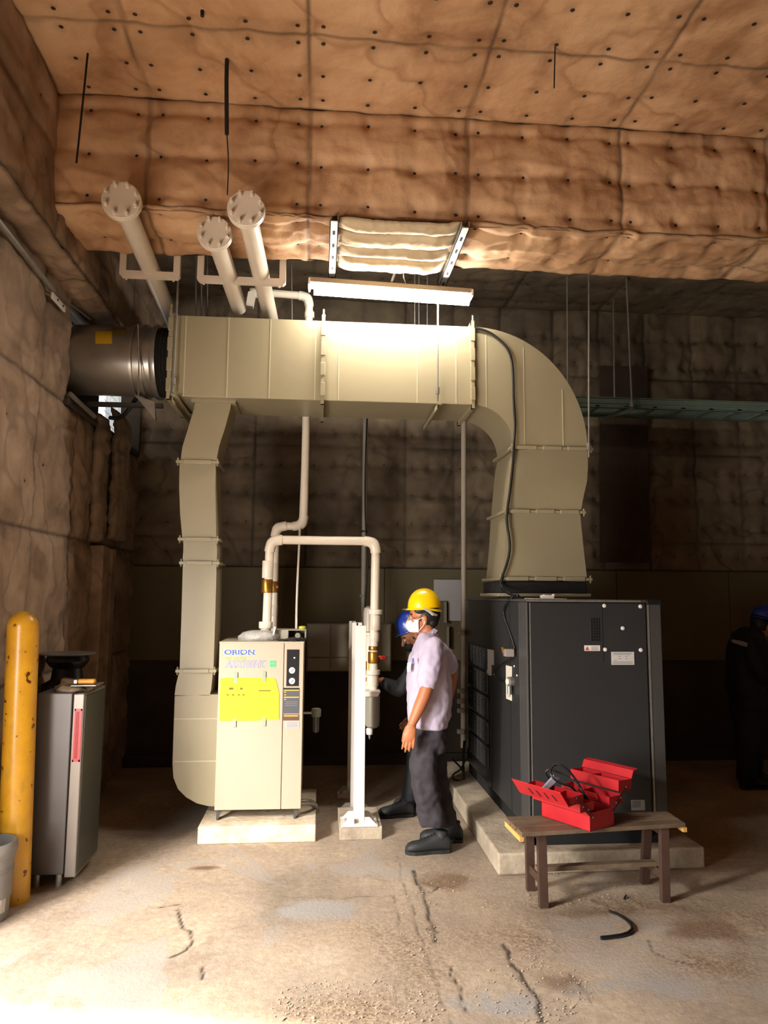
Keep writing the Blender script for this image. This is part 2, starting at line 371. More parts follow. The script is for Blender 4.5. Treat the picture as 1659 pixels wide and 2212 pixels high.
# ---- floor: cracked concrete, cracks and chipped patches in the surface itself
def floor():
    x0, x1, y0, y1 = -1.9, 3.1, 2.7, 5.8; res = 0.0125
    nx = int((x1-x0)/res)+1; ny = int((y1-y0)/res)+1
    xs = np.linspace(x0, x1, nx); ys = np.linspace(y0, y1, ny); X, Y = np.meshgrid(xs, ys, indexing='ij')
    cr = np.zeros(X.shape); h = 0.004*(fbm(X*1.5, Y*1.5, 2)-0.5)
    lines = [  # traced cracks, (pixel polyline, width, depth)
        ([(858, 1850), (872, 1905), (888, 1960), (905, 2015), (925, 2070), (945, 2130), (968, 2212)], 0.006, 0.4),
        ([(893, 1880), (905, 1910), (918, 1950), (930, 1985), (934, 2010), (945, 2035)], 0.010, 0.9),
        ([(905, 1910), (935, 1930), (950, 1915)], 0.007, 0.6), ([(920, 2006), (950, 2015)], 0.007, 0.7),
        ([(975, 2085), (978, 2105), (992, 2140), (1000, 2170), (1014, 2190)], 0.006, 0.7),
        ([(1085, 2040), (1110, 2085), (1135, 2115), (1160, 2160), (1170, 2212)], 0.010, 0.8),
        ([(1225, 2100), (1250, 2130), (1280, 2165)], 0.007, 0.5),
        ([(1400, 2030), (1415, 2055), (1450, 2070), (1510, 2082)], 0.006, 0.6),
        ([(385, 1965), (392, 1985), (402, 2005), (418, 2010), (415, 2035), (400, 2055), (372, 2065)], 0.008, 1.0),
        ([(345, 1960), (385, 1955)], 0.007, 0.6), ([(437, 2090), (438, 2115)], 0.007, 1.0),
        ([(600, 1935), (720, 1940), (850, 1935)], 0.006, 0.35), ([(850, 1935), (862, 2000), (820, 2020)], 0.006, 0.3)]
    for pl, wd, dp in lines:
        P = [aZ(*p, 0) for p in pl]
        # jagged refinement
        Q = [P[0]]
        for a, b in zip(P[:-1], P[1:]):
            L = (b-a).length; k = max(1, int(L/0.06))
            for i in range(1, k+1):
                q = a.lerp(b, i/k)
                if i < k or True: q = q+Vector((random.uniform(-1, 1)*0.012, random.uniform(-1, 1)*0.012, 0))
                Q.append(q)
        for a, b in zip(Q[:-1], Q[1:]):
            ax, ay = a.x, a.y; bx, by = b.x-a.x, b.y-a.y; l2 = bx*bx+by*by+1e-9
            i0 = np.searchsorted(xs, min(a.x, b.x)-0.06); i1 = np.searchsorted(xs, max(a.x, b.x)+0.06)
            j0 = np.searchsorted(ys, min(a.y, b.y)-0.06); j1 = np.searchsorted(ys, max(a.y, b.y)+0.06)
            if i1 <= i0 or j1 <= j0: continue
            sx = X[i0:i1, j0:j1]; sy = Y[i0:i1, j0:j1]
            t = np.clip(((sx-ax)*bx+(sy-ay)*by)/l2, 0, 1)
            ds = np.hypot(sx-ax-t*bx, sy-ay-t*by)
            cr[i0:i1, j0:j1] = np.maximum(cr[i0:i1, j0:j1], dp*np.exp(-(ds/(wd*.85))**2)*(0.35+1.0*vn(sx*28, sy*28, 5)))
    # chipped, dusty zones
    def blob(px, py, rx, ry):
        c = aZ(px, py, 0); return np.exp(-(((X-c.x)/rx)**2+((Y-c.y)/ry)**2))
    rough = blob(740, 2200, .28, .16)+0.8*blob(1130, 2030, .30, .22)+0.7*blob(900, 2080, .2, .3)+0.8*blob(1560, 2080, .3, .22)+.7*blob(1300, 1950, .6, .16)+.7*blob(960, 1900, .14, .14)+.6*blob(1640, 1990, .3, .2)+.4*blob(760, 2010, .4, .2)
    rough = np.clip(rough*(0.35+1.3*fbm(X*6, Y*6, 31)), 0, 1)
    h = h-0.004*np.clip(cr, 0, 1)+rough*0.006*(fbm(X*30, Y*30, 12, 3)-0.5)*2
    def sm(m, lo, hi): return np.clip((m-lo)/(hi-lo), 0, 1)
    nz = fbm(X*5, Y*5, 41, 5)
    dirt = sm(nz*(1.6*blob(960, 1905, .22, .16)+1.5*blob(1330, 1965, .45, .12)+1.4*blob(1500, 2010, .45, .2)+1.2*blob(1600, 2090, .3, .12)+1.3*blob(435, 1875, .14, .05)+blob(1200, 2120, .25, .2)+.9*blob(300, 1850, .3, .1)), .38, .75)
    grey = sm(nz*(1.5*blob(700, 1970, .42, .2)+1.3*blob(1420, 2150, .5, .22)+1.1*blob(1050, 2150, .25, .2)), .42, .62)
    verts = np.stack([X, Y, h], -1).reshape(-1, 3); idx = np.arange(nx*ny).reshape(nx, ny)
    q = np.stack([idx[:-1, :-1], idx[1:, :-1], idx[1:, 1:], idx[:-1, 1:]], -1).reshape(-1, 4)
    V2 = [tuple(p) for p in verts]; F2 = [tuple(int(i) for i in k) for k in q]
    # the rest of the slab around the fine patch
    def rect(a, b, c, d):
        k = len(V2); V2.extend([(a, c, 0), (b, c, 0), (b, d, 0), (a, d, 0)]); F2.append((k, k+1, k+2, k+3))
    rect(-6, 7, -4, y0); rect(-6, x0, y0, 9); rect(x1, 7, y0, 9); rect(x0, x1, y1, 9)
    me = bpy.data.meshes.new('floor'); me.from_pydata(V2, [], F2)
    for nm, arr in (('crack', cr*1.6), ('rough', rough), ('dirt', dirt), ('grey', grey)):
        at = me.attributes.new(nm, 'FLOAT', 'POINT'); a = np.zeros(len(V2)); a[:nx*ny] = np.clip(arr, 0, 1).reshape(-1); at.data.foreach_set('value', a)
    me.polygons.foreach_set('use_smooth', np.ones(len(F2), bool))
    m = bpy.data.materials.new('floor_concrete'); m.use_nodes = True; N = m.node_tree.nodes; L = m.node_tree.links; bs = N['Principled BSDF']; bs.inputs['Roughness'].default_value = 0.72
    g = N.new('ShaderNodeNewGeometry')
    def noise(sc, det, dist=0.0, rgh=0.6):
        n = N.new('ShaderNodeTexNoise'); n.inputs['Scale'].default_value = sc; n.inputs['Detail'].default_value = det; n.inputs['Distortion'].default_value = dist; n.inputs['Roughness'].default_value = rgh
        L.new(g.outputs['Position'], n.inputs['Vector']); return n
    def ramp(src, stops):
        r = N.new('ShaderNodeValToRGB'); e = r.color_ramp.elements
        e[0].position, e[0].color = stops[0][0], (*srgb(stops[0][1]), 1); e[1].position, e[1].color = stops[-1][0], (*srgb(stops[-1][1]), 1)
        for p, c in stops[1:-1]: k = e.new(p); k.color = (*srgb(c), 1)
        L.new(src, r.inputs['Fac']); return r
    def mix(fac, a, b, mode='MIX'):
        x = N.new('ShaderNodeMix'); x.data_type = 'RGBA'; x.blend_type = mode
        if isinstance(fac, float): x.inputs[0].default_value = fac
        else: L.new(fac, x.inputs[0])
        for i, s_ in ((6, a), (7, b)):
            if isinstance(s_, str): x.inputs[i].default_value = (*srgb(s_), 1)
            else: L.new(s_, x.inputs[i])
        return x.outputs[2]
    base = ramp(noise(1.3, 8, 0.4).outputs['Fac'], [(0.30, '857868'), (0.45, 'a09080'), (0.56, 'ab9a86'), (0.70, 'c0b3a2')])
    grain = ramp(noise(26, 6).outputs['Fac'], [(0.35, '8f8375'), (0.65, 'ffffff')])
    c = mix(0.35, base.outputs['Color'], grain.outputs['Color'], 'MULTIPLY')
    patch = ramp(noise(0.9, 5, 1.2).outputs['Fac'], [(0.56, '000000'), (0.60, 'ffffff')])
    c = mix(patch.outputs['Color'], c, mix(0.55, base.outputs['Color'], '8f8a86'))
    st = ramp(noise(2.6, 7, 1.0, 0.7).outputs['Fac'], [(0.60, '000000'), (0.68, 'b0b0b0')])
    c = mix(st.outputs['Color'], c, '7a6552')
    ga = N.new('ShaderNodeAttribute'); ga.attribute_name = 'grey'
    c = mix(ga.outputs['Fac'], c, '8f8b88')
    da = N.new('ShaderNodeAttribute'); da.attribute_name = 'dirt'
    c = mix(da.outputs['Fac'], c, '6b5440')
    ra = N.new('ShaderNodeAttribute'); ra.attribute_name = 'rough'
    c = mix(ra.outputs['Fac'], c, ramp(noise(60, 5).outputs['Fac'], [(0.38, '5f5143'), (0.6, 'a48d74')]).outputs['Color'])
    ca = N.new('ShaderNodeAttribute'); ca.attribute_name = 'crack'
    c = mix(ca.outputs['Fac'], c, '2a1e15')
    L.new(c, bs.inputs['Base Color'])
    bp = N.new('ShaderNodeBump'); bp.inputs['Strength'].default_value = 0.5; bp.inputs['Distance'].default_value = 0.01
    L.new(noise(45, 7, 0, 0.7).outputs['Fac'], bp.inputs['Height']); L.new(bp.outputs['Normal'], bs.inputs['Normal'])
    me.materials.append(m)
    o = bpy.data.objects.new('floor', me); COL.objects.link(o); o['kind'] = 'structure'
floor()

# ---- ceiling lining in front of and behind the dropped beam
cu = [x+1.75 for x in SEAMX if -1.7 < x < 6]
def cl(name, y0, y1, vsm, rows, seed, matl, res):
    quilt(name, (-1.75, y0, ZC), (1, 0, 0), (0, 1, 0), 7.75, y1-y0, cu, vsm, matl, pins_for([-0.4]+cu, rows), d=0.014, wr=0.007, seed=seed, res=res, flip=True, crease=0.1, pinr=0.013)
cl('ceiling', 3.0, 4.36, [0.11, 0.745, 1.36], [0.17, 0.42, 0.68, 0.80, 1.05, 1.28], 3, M_ins, 0.02)
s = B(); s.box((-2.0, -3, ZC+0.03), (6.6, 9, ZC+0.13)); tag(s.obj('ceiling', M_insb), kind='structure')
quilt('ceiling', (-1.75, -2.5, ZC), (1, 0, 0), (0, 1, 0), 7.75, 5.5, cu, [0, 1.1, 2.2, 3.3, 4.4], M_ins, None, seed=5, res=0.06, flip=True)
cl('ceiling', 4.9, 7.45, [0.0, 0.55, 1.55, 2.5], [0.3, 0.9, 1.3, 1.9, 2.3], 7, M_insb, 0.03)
# ---- dropped beam across the room
bf = [x+1.75 for x in SEAMX if -1.7 < x < 6]
quilt('wall_beam_front', (-1.75, 4.35, 3.98), (1, 0, 0), (0, 0, 1), 7.75, 0.73, bf, [0.0, 0.73], M_ins, pins_for([-0.4]+bf, [0.09, 0.36, 0.64]), d=0.026, wr=0.011, seed=11, res=0.0165, crease=0.5)
quilt('wall_beam_underside', (-1.75, 4.33, 3.99), (1, 0, 0), (0, 1, 0), 7.75, 0.62, bf, [0.0, 0.62], M_ins, pins_for([-0.4]+bf, [0.12, 0.45]), d=0.03, wr=0.012, seed=13, res=0.018, flip=True, crease=0.3)
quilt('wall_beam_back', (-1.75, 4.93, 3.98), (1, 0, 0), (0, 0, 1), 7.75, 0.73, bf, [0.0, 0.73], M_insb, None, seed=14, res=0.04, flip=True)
# ---- left wall: upper band, shelf underside, lower wall with the fan opening
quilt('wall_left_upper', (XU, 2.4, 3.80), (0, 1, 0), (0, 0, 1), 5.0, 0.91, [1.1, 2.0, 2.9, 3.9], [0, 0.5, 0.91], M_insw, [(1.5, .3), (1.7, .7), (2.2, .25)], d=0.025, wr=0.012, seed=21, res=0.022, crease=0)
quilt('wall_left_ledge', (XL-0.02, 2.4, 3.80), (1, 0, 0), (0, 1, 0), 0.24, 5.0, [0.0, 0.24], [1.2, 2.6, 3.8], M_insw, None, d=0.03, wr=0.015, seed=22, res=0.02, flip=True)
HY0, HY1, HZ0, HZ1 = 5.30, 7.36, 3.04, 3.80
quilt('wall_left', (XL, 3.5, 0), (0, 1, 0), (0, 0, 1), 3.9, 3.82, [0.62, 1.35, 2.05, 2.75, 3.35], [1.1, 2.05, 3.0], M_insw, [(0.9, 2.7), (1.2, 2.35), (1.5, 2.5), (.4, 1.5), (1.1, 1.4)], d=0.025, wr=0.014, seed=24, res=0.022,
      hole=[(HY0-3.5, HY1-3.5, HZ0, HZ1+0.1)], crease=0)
s = B()   # masonry behind the lining, around the opening
s.box((-2.0, 3.42, 0), (-1.88, HY0, 3.8)); s.box((-2.0, HY1+.02, 0), (-1.88, 7.6, HZ0)); s.box((-2.0, HY1+.02, 3.8), (-1.88, 7.6, 3.9)); s.box((-2.0, HY0, 0), (-1.88, HY1, HZ0)); s.box((-2.0, 2.4, 3.86), (-1.74, 7.6, 4.75))
s.box((-2.0, -3, 2.25), (-1.86, 3.5, 4.75)); s.box((-2.0, -3, 0), (-1.86, -.2, 2.25))
tag(s.obj('wall_left_masonry', M_insw), kind='structure')
s = B(); s.box((-1.88, HY0-0.02, HZ0-0.05), (-1.80, HY1, HZ0), 0.01); s.box((-2.0, HY1-0.03, HZ0), (-1.80, HY1+0.02, HZ1), 0.01)
tag(s.obj('trim_1', M_lowwall), kind='structure')
s = B(); s.box((-2.45, 5.0, 3.62), (-2.40, 7.6, 4.1)); s.box((-2.45, 5.0, 3.95), (-2.0, 7.6, 4.0)); s.box((-2.45, 4.95, 2.9), (-2.0, 5.0, 4.0)); s.box((-2.05, 5.25, 2.85), (-2.0, 6.62, 3.80))
tag(s.obj('wall_left_sky_block', M_dark), kind='structure')  # added dark boards outside the fan opening that block the bright sky
# insulated pilaster and strips in the far left corner
quilt('wall_left_pilaster', (XL+0.03, 5.95, 2.05), (0, 1, 0), (0, 0, 1), 0.30, 1.05, [0, 0.3], [0, 1.05], M_insw, None, d=0.06, wr=0.02, seed=26, res=0.02)
quilt('wall_left_pilaster', (XL+0.05, 6.35, 2.10), (0, 1, 0), (0, 0, 1), 0.5, 1.15, [0, 0.5], [0, 1.15], M_insw, None, d=0.06, wr=0.02, seed=27, res=0.02)
s = B(); s.box((XL-.02, 6.05, 0), (XL+0.12, 6.2, 2.03), 0.01); s.box((XL-.02, 6.5, 0), (XL+0.07, 6.62, 2.03), 0.01); tag(s.obj('wall_left_post', M_insw), kind='structure')
# ---- back wall: quilted above, plywood below, old plaster at the foot
bx = [x-XL for x in (-1.2, -0.67, -0.15, 0.42, 0.87, 1.36, 1.87, 2.45, 2.95, 3.457, 3.98, 4.50, 5.02, 5.5)]
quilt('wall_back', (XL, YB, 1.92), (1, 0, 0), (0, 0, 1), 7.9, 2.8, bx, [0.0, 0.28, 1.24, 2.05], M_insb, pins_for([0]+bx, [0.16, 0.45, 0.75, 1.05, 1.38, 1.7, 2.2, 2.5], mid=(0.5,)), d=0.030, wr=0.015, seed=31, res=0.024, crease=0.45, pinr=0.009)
s = B()
for i, (a, b) in enumerate(zip([-1.85, -0.55, 0.66, 1.85, 3.08, 4.3], [-0.555, 0.655, 1.845, 3.075, 4.295, 6.1])): s.box((a, YB-0.01, 1.0), (b, YB+0.02, 1.915), 0.003)
tag(s.obj('wall_back_plywood', M_ply), kind='structure')
s = B(); s.box((-2.0, YB+0.005, 0), (6.3, YB+0.1, 1.0)); s.box((-1.86, YB+0.09, 1.0), (6.3, YB+0.2, 4.8)); tag(s.obj('wall_back_lower', M_lowwall), kind='structure')
s = B(); s.box((-1.85, YB-0.05, 0), (6.3, YB+0.01, 0.10), 0.01); tag(s.obj('baseboard_back', M_lowwall), kind='structure')
s = B(); s.box((6.1, -3, 0), (6.25, 7.6, 4.8)); tag(s.obj('wall_right', M_lowwall), kind='structure')
s = B(); s.box((-3.5, -3.15, 0), (6.3, -3.0, 4.8)); tag(s.obj('wall_front', M_insb), kind='structure')
# dark cloth sheet that covers two bays of the back wall
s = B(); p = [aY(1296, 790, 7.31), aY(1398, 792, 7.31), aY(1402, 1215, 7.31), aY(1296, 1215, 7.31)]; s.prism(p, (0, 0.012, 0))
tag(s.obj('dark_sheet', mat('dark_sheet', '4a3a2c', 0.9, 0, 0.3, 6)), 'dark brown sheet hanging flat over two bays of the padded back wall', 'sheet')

# grey cupboard doors fixed to the back wall behind the dryer
cab = empty('wall_cabinet', aY(755, 1450, 7.2), 'pale grey two-door wall cabinet behind the beige dryer and the white posts', 'cabinet')
a = aY(663, 1347, 7.1); b_ = aY(845, 1450, 7.1)
s = B(); s.box((a.x, 7.1, b_.z), (b_.x, 7.36, a.z), 0.004); s.obj('body', M_panel, cab)
mid = aY(714, 1400, 7.1).x
for k, (l, r) in enumerate(((a.x+.01, mid-.006), (mid+.006, b_.x-.01))):
    s = B(); s.box((l, 7.085, b_.z+.135), (r, 7.1, a.z-.01), 0.004); s.box((l+.05, 7.08, a.z-.1), (r-.05, 7.086, a.z-.094)); s.obj('door', M_panel, cab)
    s = B(); s.box((l, 7.085, b_.z+.01), (r, 7.1, b_.z+.125), 0.004); s.obj('panel', M_panel, cab)

# ================================================================= CONTROL BOX behind filter
s = B(); p0 = aY(820, 1345, 7.3); p1 = aY(843, 1448, 7.3); s.box((p0.x+.01, 7.3, p1.z), (p1.x, 7.39, p0.z), 0.005)
cb = empty('control_box', (p0.x, 7.35, p1.z), 'pale grey flat box on the back wall behind the filter', 'box')
s.obj('case', M_panel, cab if False else cb)
s = B(); s.box((p0.x+.02, 7.296, p1.z+.02), (p1.x-.01, 7.301, p0.z-.02)); s.obj('cover', M_panel, cb)
# ================================================================= MAIN DUCT
DY0, DY1 = 5.30, 5.82
duct = empty('ventilation_duct', (0.4, 5.56, 1.66), 'large beige square ventilation duct curving down onto the charcoal compressor', 'duct')
ZT, ZB = 3.685, 3.075
def rectduct(b, secs, n=None):
    # secs: list of (xl, zl, xr, zr) left/right edge points in the XZ plane; constant depth
    rings = []
    for (xl, zl, xr, zr) in secs:
        rings.append([b.bm.verts.new(Vector(p)) for p in ((xl, DY0, zl), (xr, DY0, zr), (xr, DY1, zr), (xl, DY1, zl))])
    b.skin(rings, True)
s = B(); s.box((-1.10, DY0, ZB), (0.0, DY1, ZT)); s.obj('duct_section', M_duct, duct, bevel=0.004)
s = B(); s.box((0.0, DY0, ZB), (1.12, DY1, ZT)); s.obj('duct_section', M_duct, duct, bevel=0.004)
# thin standing seams on the front
M_seam = mat('duct_seam', 'b6ae92', 0.4)
for px in (399, 492, 583, 681, 732, 901, 985):
    x = aY(px, 780, DY0).x; s = B(); s.box((x-.0035, DY0-.003, ZB+.004), (x+.0035, DY0+.01, ZT-.004)); s.obj('seam_rib', M_seam, duct)
# elbow
CX, CZ = 1.13, 2.765; s = B(); secs = []
for i in range(25):
    a = PI/2*i/24; ro = 0.92-0.02*math.sin(a); ri = 0.31
    # outer arc follows a slightly squashed quarter circle
    secs.append((CX+ri*math.sin(a), CZ+ri*math.cos(a), CX+(0.88)*math.sin(a)**0.98, CZ+0.92*math.cos(a)))
rectduct(s, secs); s.obj('duct_elbow', M_duct, duct, smooth=True)
s = B()
for px, yt in ((1050, 722), (1131, 750), (1213, 840)):
    x = aY(px, 780, DY0).x; zt = aY(px, yt, DY0).z; t = (x-CX)/0.31
    zb = CZ+math.sqrt(max(0, 0.31**2-(x-CX)**2)) if x < CX+0.31 else CZ
    s = B(); s.box((x-.0035, DY0-.003, zb+.004), (x+.0035, DY0+.01, zt-.004)); s.obj('seam_rib', M_seam, duct)
# bulged transition and flared bottom piece
def edge(pts): return [aY(x, y, DY0) for x, y in pts]
Lp = edge([(1110, 972), (1104, 1005), (1101, 1040), (1098, 1075), (1096, 1100)]); Rp = edge([(1269, 970), (1270, 1010), (1268, 1040), (1260, 1075), (1255, 1103)])
s = B(); rectduct(s, [(l.x, l.z, r.x, r.z) for l, r in zip(Lp, Rp)]); s.obj('duct_transition', M_duct, duct, smooth=True)
Lp = edge([(1095, 1108), (1091, 1180), (1085, 1246)]); Rp = edge([(1253, 1108), (1260, 1180), (1268, 1248)])
s = B(); rectduct(s, [(l.x, l.z, r.x, r.z) for l, r in zip(Lp, Rp)]); s.obj('duct_transition', M_duct, duct, smooth=True)
zc0 = aY(1085, 1256, DY0).z; zc1 = aY(1085, 1280, DY0).z
s = B(); x0, x1 = aY(1078, 1268, DY0).x, aY(1268, 1268, DY0).x; s.box((x0, DY0-.005, 1.665), (x1, DY1+.005, zc0), 0.01); s.obj('flexible_collar', M_flex, duct)
# flanges with clips
def vflange(x, y0, y1, z0, z1, o=0.035, parent=None, name='flange'):
    s = B(); t = 0.012
    s.box((x-t, y0-o, z0-o), (x+t, y0, z1+o)); s.box((x-t, y1, z0-o), (x+t, y1+o, z1+o)); s.box((x-t, y0-o, z0-o), (x+t, y1+o, z0)); s.box((x-t, y0-o, z1), (x+t, y1+o, z1+o))
    for k in range(4):
        z = z0+(z1-z0)*(k+.5)/4; s.box((x-.018, y0-o-.006, z-.05), (x+.018, y0-o+.01, z+.05), .004)
    s.cyl((x, y0-o, z1+o), (x, y0-o+.004, z1+o+.04), .006, n=8)
    return s.obj(name, M_galv if False else M_duct, parent)
def hflange(z, x0, x1, y0, y1, o=0.035, parent=None, name='flange', clips=3, bolts=True):
    s = B(); t = 0.010
    s.box((x0-o, y0-o, z-t), (x1+o, y0, z+t)); s.box((x0-o, y1, z-t), (x1+o, y1+o, z+t)); s.box((x0-o, y0, z-t), (x0, y1, z+t)); s.box((x1, y0, z-t), (x1+o, y1, z+t))
    for k in range(clips):
        x = x0+(x1-x0)*(k+.5)/clips; wd = (x1-x0)/clips*.38; s.box((x-wd, y0-o-.006, z-.014), (x+wd, y0-o+.01, z+.014), .004)
    if bolts:
        for xx in (x0-o+.012, x1+o-.012): s.cyl((xx, y0-o+.008, z-.028), (xx, y0-o+.008, z+.028), .006, n=8)
    return s.obj(name, M_duct, parent)
vflange(0.0, DY0, DY1, ZB, ZT, parent=duct); vflange(1.125, DY0, DY1, ZB, ZT, parent=duct); vflange(-1.112, DY0, DY1, ZB, ZT, .03, duct)
for (pl, pr_, py) in ((1110, 1270, 968), (1096, 1254, 1105), (1085, 1268, 1250)):
    hflange(aY(pl, py, DY0).z, aY(pl, py, DY0).x, aY(pr_, py, DY0).x, DY0, DY1, .03, duct)
s = B(); s.box((x0-.02, DY0-.03, 1.645), (x1+.02, DY1+.03, 1.668), .004); s.obj('flange', M_duct, duct)
# ---- round fan in the wall opening
FZ = 3.40; FY = 5.56; FR = 0.262
fan = empty('inline_fan', (-1.6, FY, FZ-FR), 'round bare steel fan casing passing through the left wall opening', 'fan')
s = B(); x, y, d = basis((1, 0, 0))
prof = [(FR*.96, -1.98), (FR, -1.95), (FR, -1.27), (FR+.015, -1.265), (FR+.02, -1.25), (FR+.02, -1.225), (FR-.02, -1.22)]
s.skin([s.ring(Vector((q, FY, FZ)), Vector((0, 1, 0)), Vector((0, 0, 1)), r, r, 48) for r, q in prof], True); s.obj('casing', M_steel, fan, smooth=True)
for q in (-1.93, -1.40, -1.33):
    s = B(); s.skin([s.ring(Vector((q+dx, FY, FZ)), Vector((0, 1, 0)), Vector((0, 0, 1)), r, r, 48) for r, dx in ((FR, -.012), (FR+.018, -.01), (FR+.018, .01), (FR, .012))], True); s.obj('band', M_steel, fan, smooth=True)
s = B(); rr = []
for i in range(9): rr.append((FR-.01+(0.012 if i % 2 else -.004), -1.225+.1*i/8))
s.skin([s.ring(Vector((q, FY, FZ)), Vector((0, 1, 0)), Vector((0, 0, 1)), r, r, 48) for r, q in rr], True); s.obj('flexible_sleeve', M_flex, fan, smooth=True)
s = B()   # foot bracket and triangular gusset below the casing
p = [aY(290, 852, 5.45), aY(334, 868, 5.45), aY(336, 908, 5.45)]; s.prism(p, (0, .03, 0)); s.obj('gusset', M_galv, fan)
s = B(); s.box((-1.95, 5.74, 3.10), (-1.25, 5.79, 3.13)); s.obj('rail', M_char2, fan)
s = B(); sr = [Vector((-1.73, 5.30, 3.10)), Vector((-1.68, 5.20, 3.05)), Vector((-1.60, 5.9, 2.90))]; s.tube([aX(150, 850, -1.80), aX(205, 900, -1.70)], .018, n=8); s.obj('strut', M_galv, fan)
def fanpt(px, py, off=0.002):
    # a point on the front of the round casing
    d_ = ray(px, py); a = d_.y**2+d_.z**2; c0 = Vector((0, 0, CH)); b = 2*(d_.y*(0-FY)+d_.z*(CH-FZ)); c = FY**2+(CH-FZ)**2-(FR+off)**2
    t = (-b-math.sqrt(max(0, b*b-4*a*c)))/(2*a); return c0+d_*t
def sticker(x0_, y0_, x1_, y1_, m, name, off=0.003, n=5):
    s = B()
    for i in range(n):
        ya, yb = y0_+(y1_-y0_)*i/n, y0_+(y1_-y0_)*(i+1)/n
        s.face([fanpt(x0_, ya, off), fanpt(x1_, ya, off), fanpt(x1_, yb, off), fanpt(x0_, yb, off)])
    return s.obj(name, m, fan, thick=0.001)
sticker(206, 716, 242, 743, mat('sticker_yellow', 'c8a21c', .6), 'sticker'); sticker(243, 708, 273, 725, mat('sticker_brown', '6a5a2c', .6), 'sticker')
s = B(); s.tube([aY(298, 700, 5.26), aY(300, 790, 5.26), aY(299, 855, 5.26)], .005, n=8); s.obj('hanger_rod', M_galv, fan)
# chain-link guard outside the opening
s = B()
for k in range(16): s.cyl((-2.03, 7.0+k*.04, 2.9), (-2.03, 7.0+k*.04-.10, 3.85), .004, n=5)
for k in range(9): s.cyl((-2.035, 6.9, 2.95+k*.1), (-2.035, 7.54, 2.93+k*.1), .003, n=5)
tag(center_top(s.obj('wire_mesh', M_galv)), 'wire mesh guard outside the bright gap under the fan', 'mesh')
s = B(); s.box((-2.05, 6.8, 3.13), (-2.02, 7.54, 3.17)); tag(center_top(s.obj('guard_rail', M_white)), 'pale rail along the foot of the wire mesh guard', 'rail')
s = B(); s.tube([aY(236, 902, 5.9), aY(258, 905, 5.9), aY(275, 890, 5.85), aY(296, 858, 5.8)], .016, n=10, smooth=2); tag(center_top(s.obj('black_hose', M_black)), 'thick black hose looping below the steel fan casing', 'hose')

# ================================================================= DRYER EXHAUST DUCT
EY0, EY1 = 5.40, 5.72
ex = empty('exhaust_duct', (-0.87, 5.56, 0.11), 'narrow beige square duct dropping from the main duct to behind the dryer', 'duct')
def exduct(name, L, R, m=M_duct, sm=True):
    s = B(); rings = []
    for l, r in zip(L, R):
        a = aY(*l, EY0); b = aY(*r, EY0)
        rings.append([s.bm.verts.new(Vector(p)) for p in ((a.x, EY0, a.z), (b.x, EY0, b.z), (b.x, EY1, b.z), (a.x, EY1, a.z))])
    s.skin(rings, True); return s.obj(name, m, ex, smooth=sm)
exduct('duct_offset', [(424, 860), (417, 890), (405, 930), (394, 965), (390, 995)], [(501, 860), (497, 885), (486, 925), (473, 965), (467, 996)])
exduct('duct_section', [(388, 1000), (387, 1050), (389, 1110), (394, 1163)], [(466, 1000), (465, 1050), (466, 1110), (467, 1163)])
exduct('duct_section', [(396, 1168), (396, 1190), (394, 1213)], [(468, 1168), (469, 1190), (468, 1213)])
exduct('duct_section', [(395, 1218), (392, 1330), (388, 1446)], [(468, 1218), (465, 1330), (461, 1446)])
exduct('duct_transition', [(387, 1451), (380, 1480), (377, 1502)], [(460, 1451), (456, 1490), (453, 1502)])
# rounded boot that turns into the back of the dryer
s = B(); out = [(377, 1503), (374, 1590), (372, 1650), (374, 1680), (384, 1705), (402, 1723), (425, 1736), (450, 1742), (471, 1743), (471, 1500), (440, 1500)]
s.prism([aY(x, y, EY0) for x, y in out], (0, EY1-EY0, 0)); s.obj('boot', M_duct, ex, bevel=0.004)
s = B()
for y in (1553, 1645):
    a, b = aY(375, y, EY0), aY(469, y, EY0); s = B(); s.box((a.x+.002, EY0-.0025, a.z-.003), (b.x, EY0+.01, a.z+.003)); s.obj('seam_rib', M_seam, ex)
for (l, r, y, cl_) in ((388, 467, 998, 1), (392, 467, 1165, 1), (395, 468, 1216, 1), (387, 461, 1449, 1)):
    hflange(aY(l, y, EY0).z, aY(l, y, EY0).x, aY(r, y, EY0).x, EY0, EY1, .022, ex, clips=cl_)
a, b = aY(420, 861, EY0), aY(504, 861, EY0)
s = B(); s.box((a.x-.02, EY0-.02, ZB-.02), (b.x+.02, EY1+.02, ZB)); s.obj('flange', M_duct, ex)

# ================================================================= HANGER RODS AND STRAPS
def rod(px0, py0, px1, py1, Y, r, label, name='hanger_rod', group='thin hanger rods around the duct', zt=None, nut=True):
    a = aY(px0, py0, Y); b = aY(px1, py1, Y); a = Vector((a.x+(a.x-b.x)/(a.z-b.z)*((zt or a.z)-a.z), Y, zt or a.z))
    o = empty(name, b, label, 'rod', group)
    s = B(); s.cyl(b, a, r, n=8); s.obj('rod', M_galv, o)
    if nut: s = B(); s.cyl(b+Vector((0, 0, .06)), b+Vector((0, 0, .11)), r*2.2, n=8); s.obj('coupling', M_galv, o)
    return o
rod(388, 545, 373, 848, 5.24, .008, 'rod at the left end of the main duct beside the fan', zt=4.7)
rod(946, 650, 945, 868, 5.24, .007, 'rod in front of the brightly lit duct face under the lamp', zt=4.7)
rod(1272, 580, 1272, 988, 5.24, .007, 'long rod touching the right shoulder of the duct elbow', zt=4.7)
rod(1225, 578, 1226, 830, 5.95, .006, 'rod dropping behind the top of the duct elbow', zt=4.7, nut=False)
rod(630, 600, 631, 690, 5.95, .005, 'rod behind the duct between the flanged pipes and the lamp', zt=4.7, nut=False)
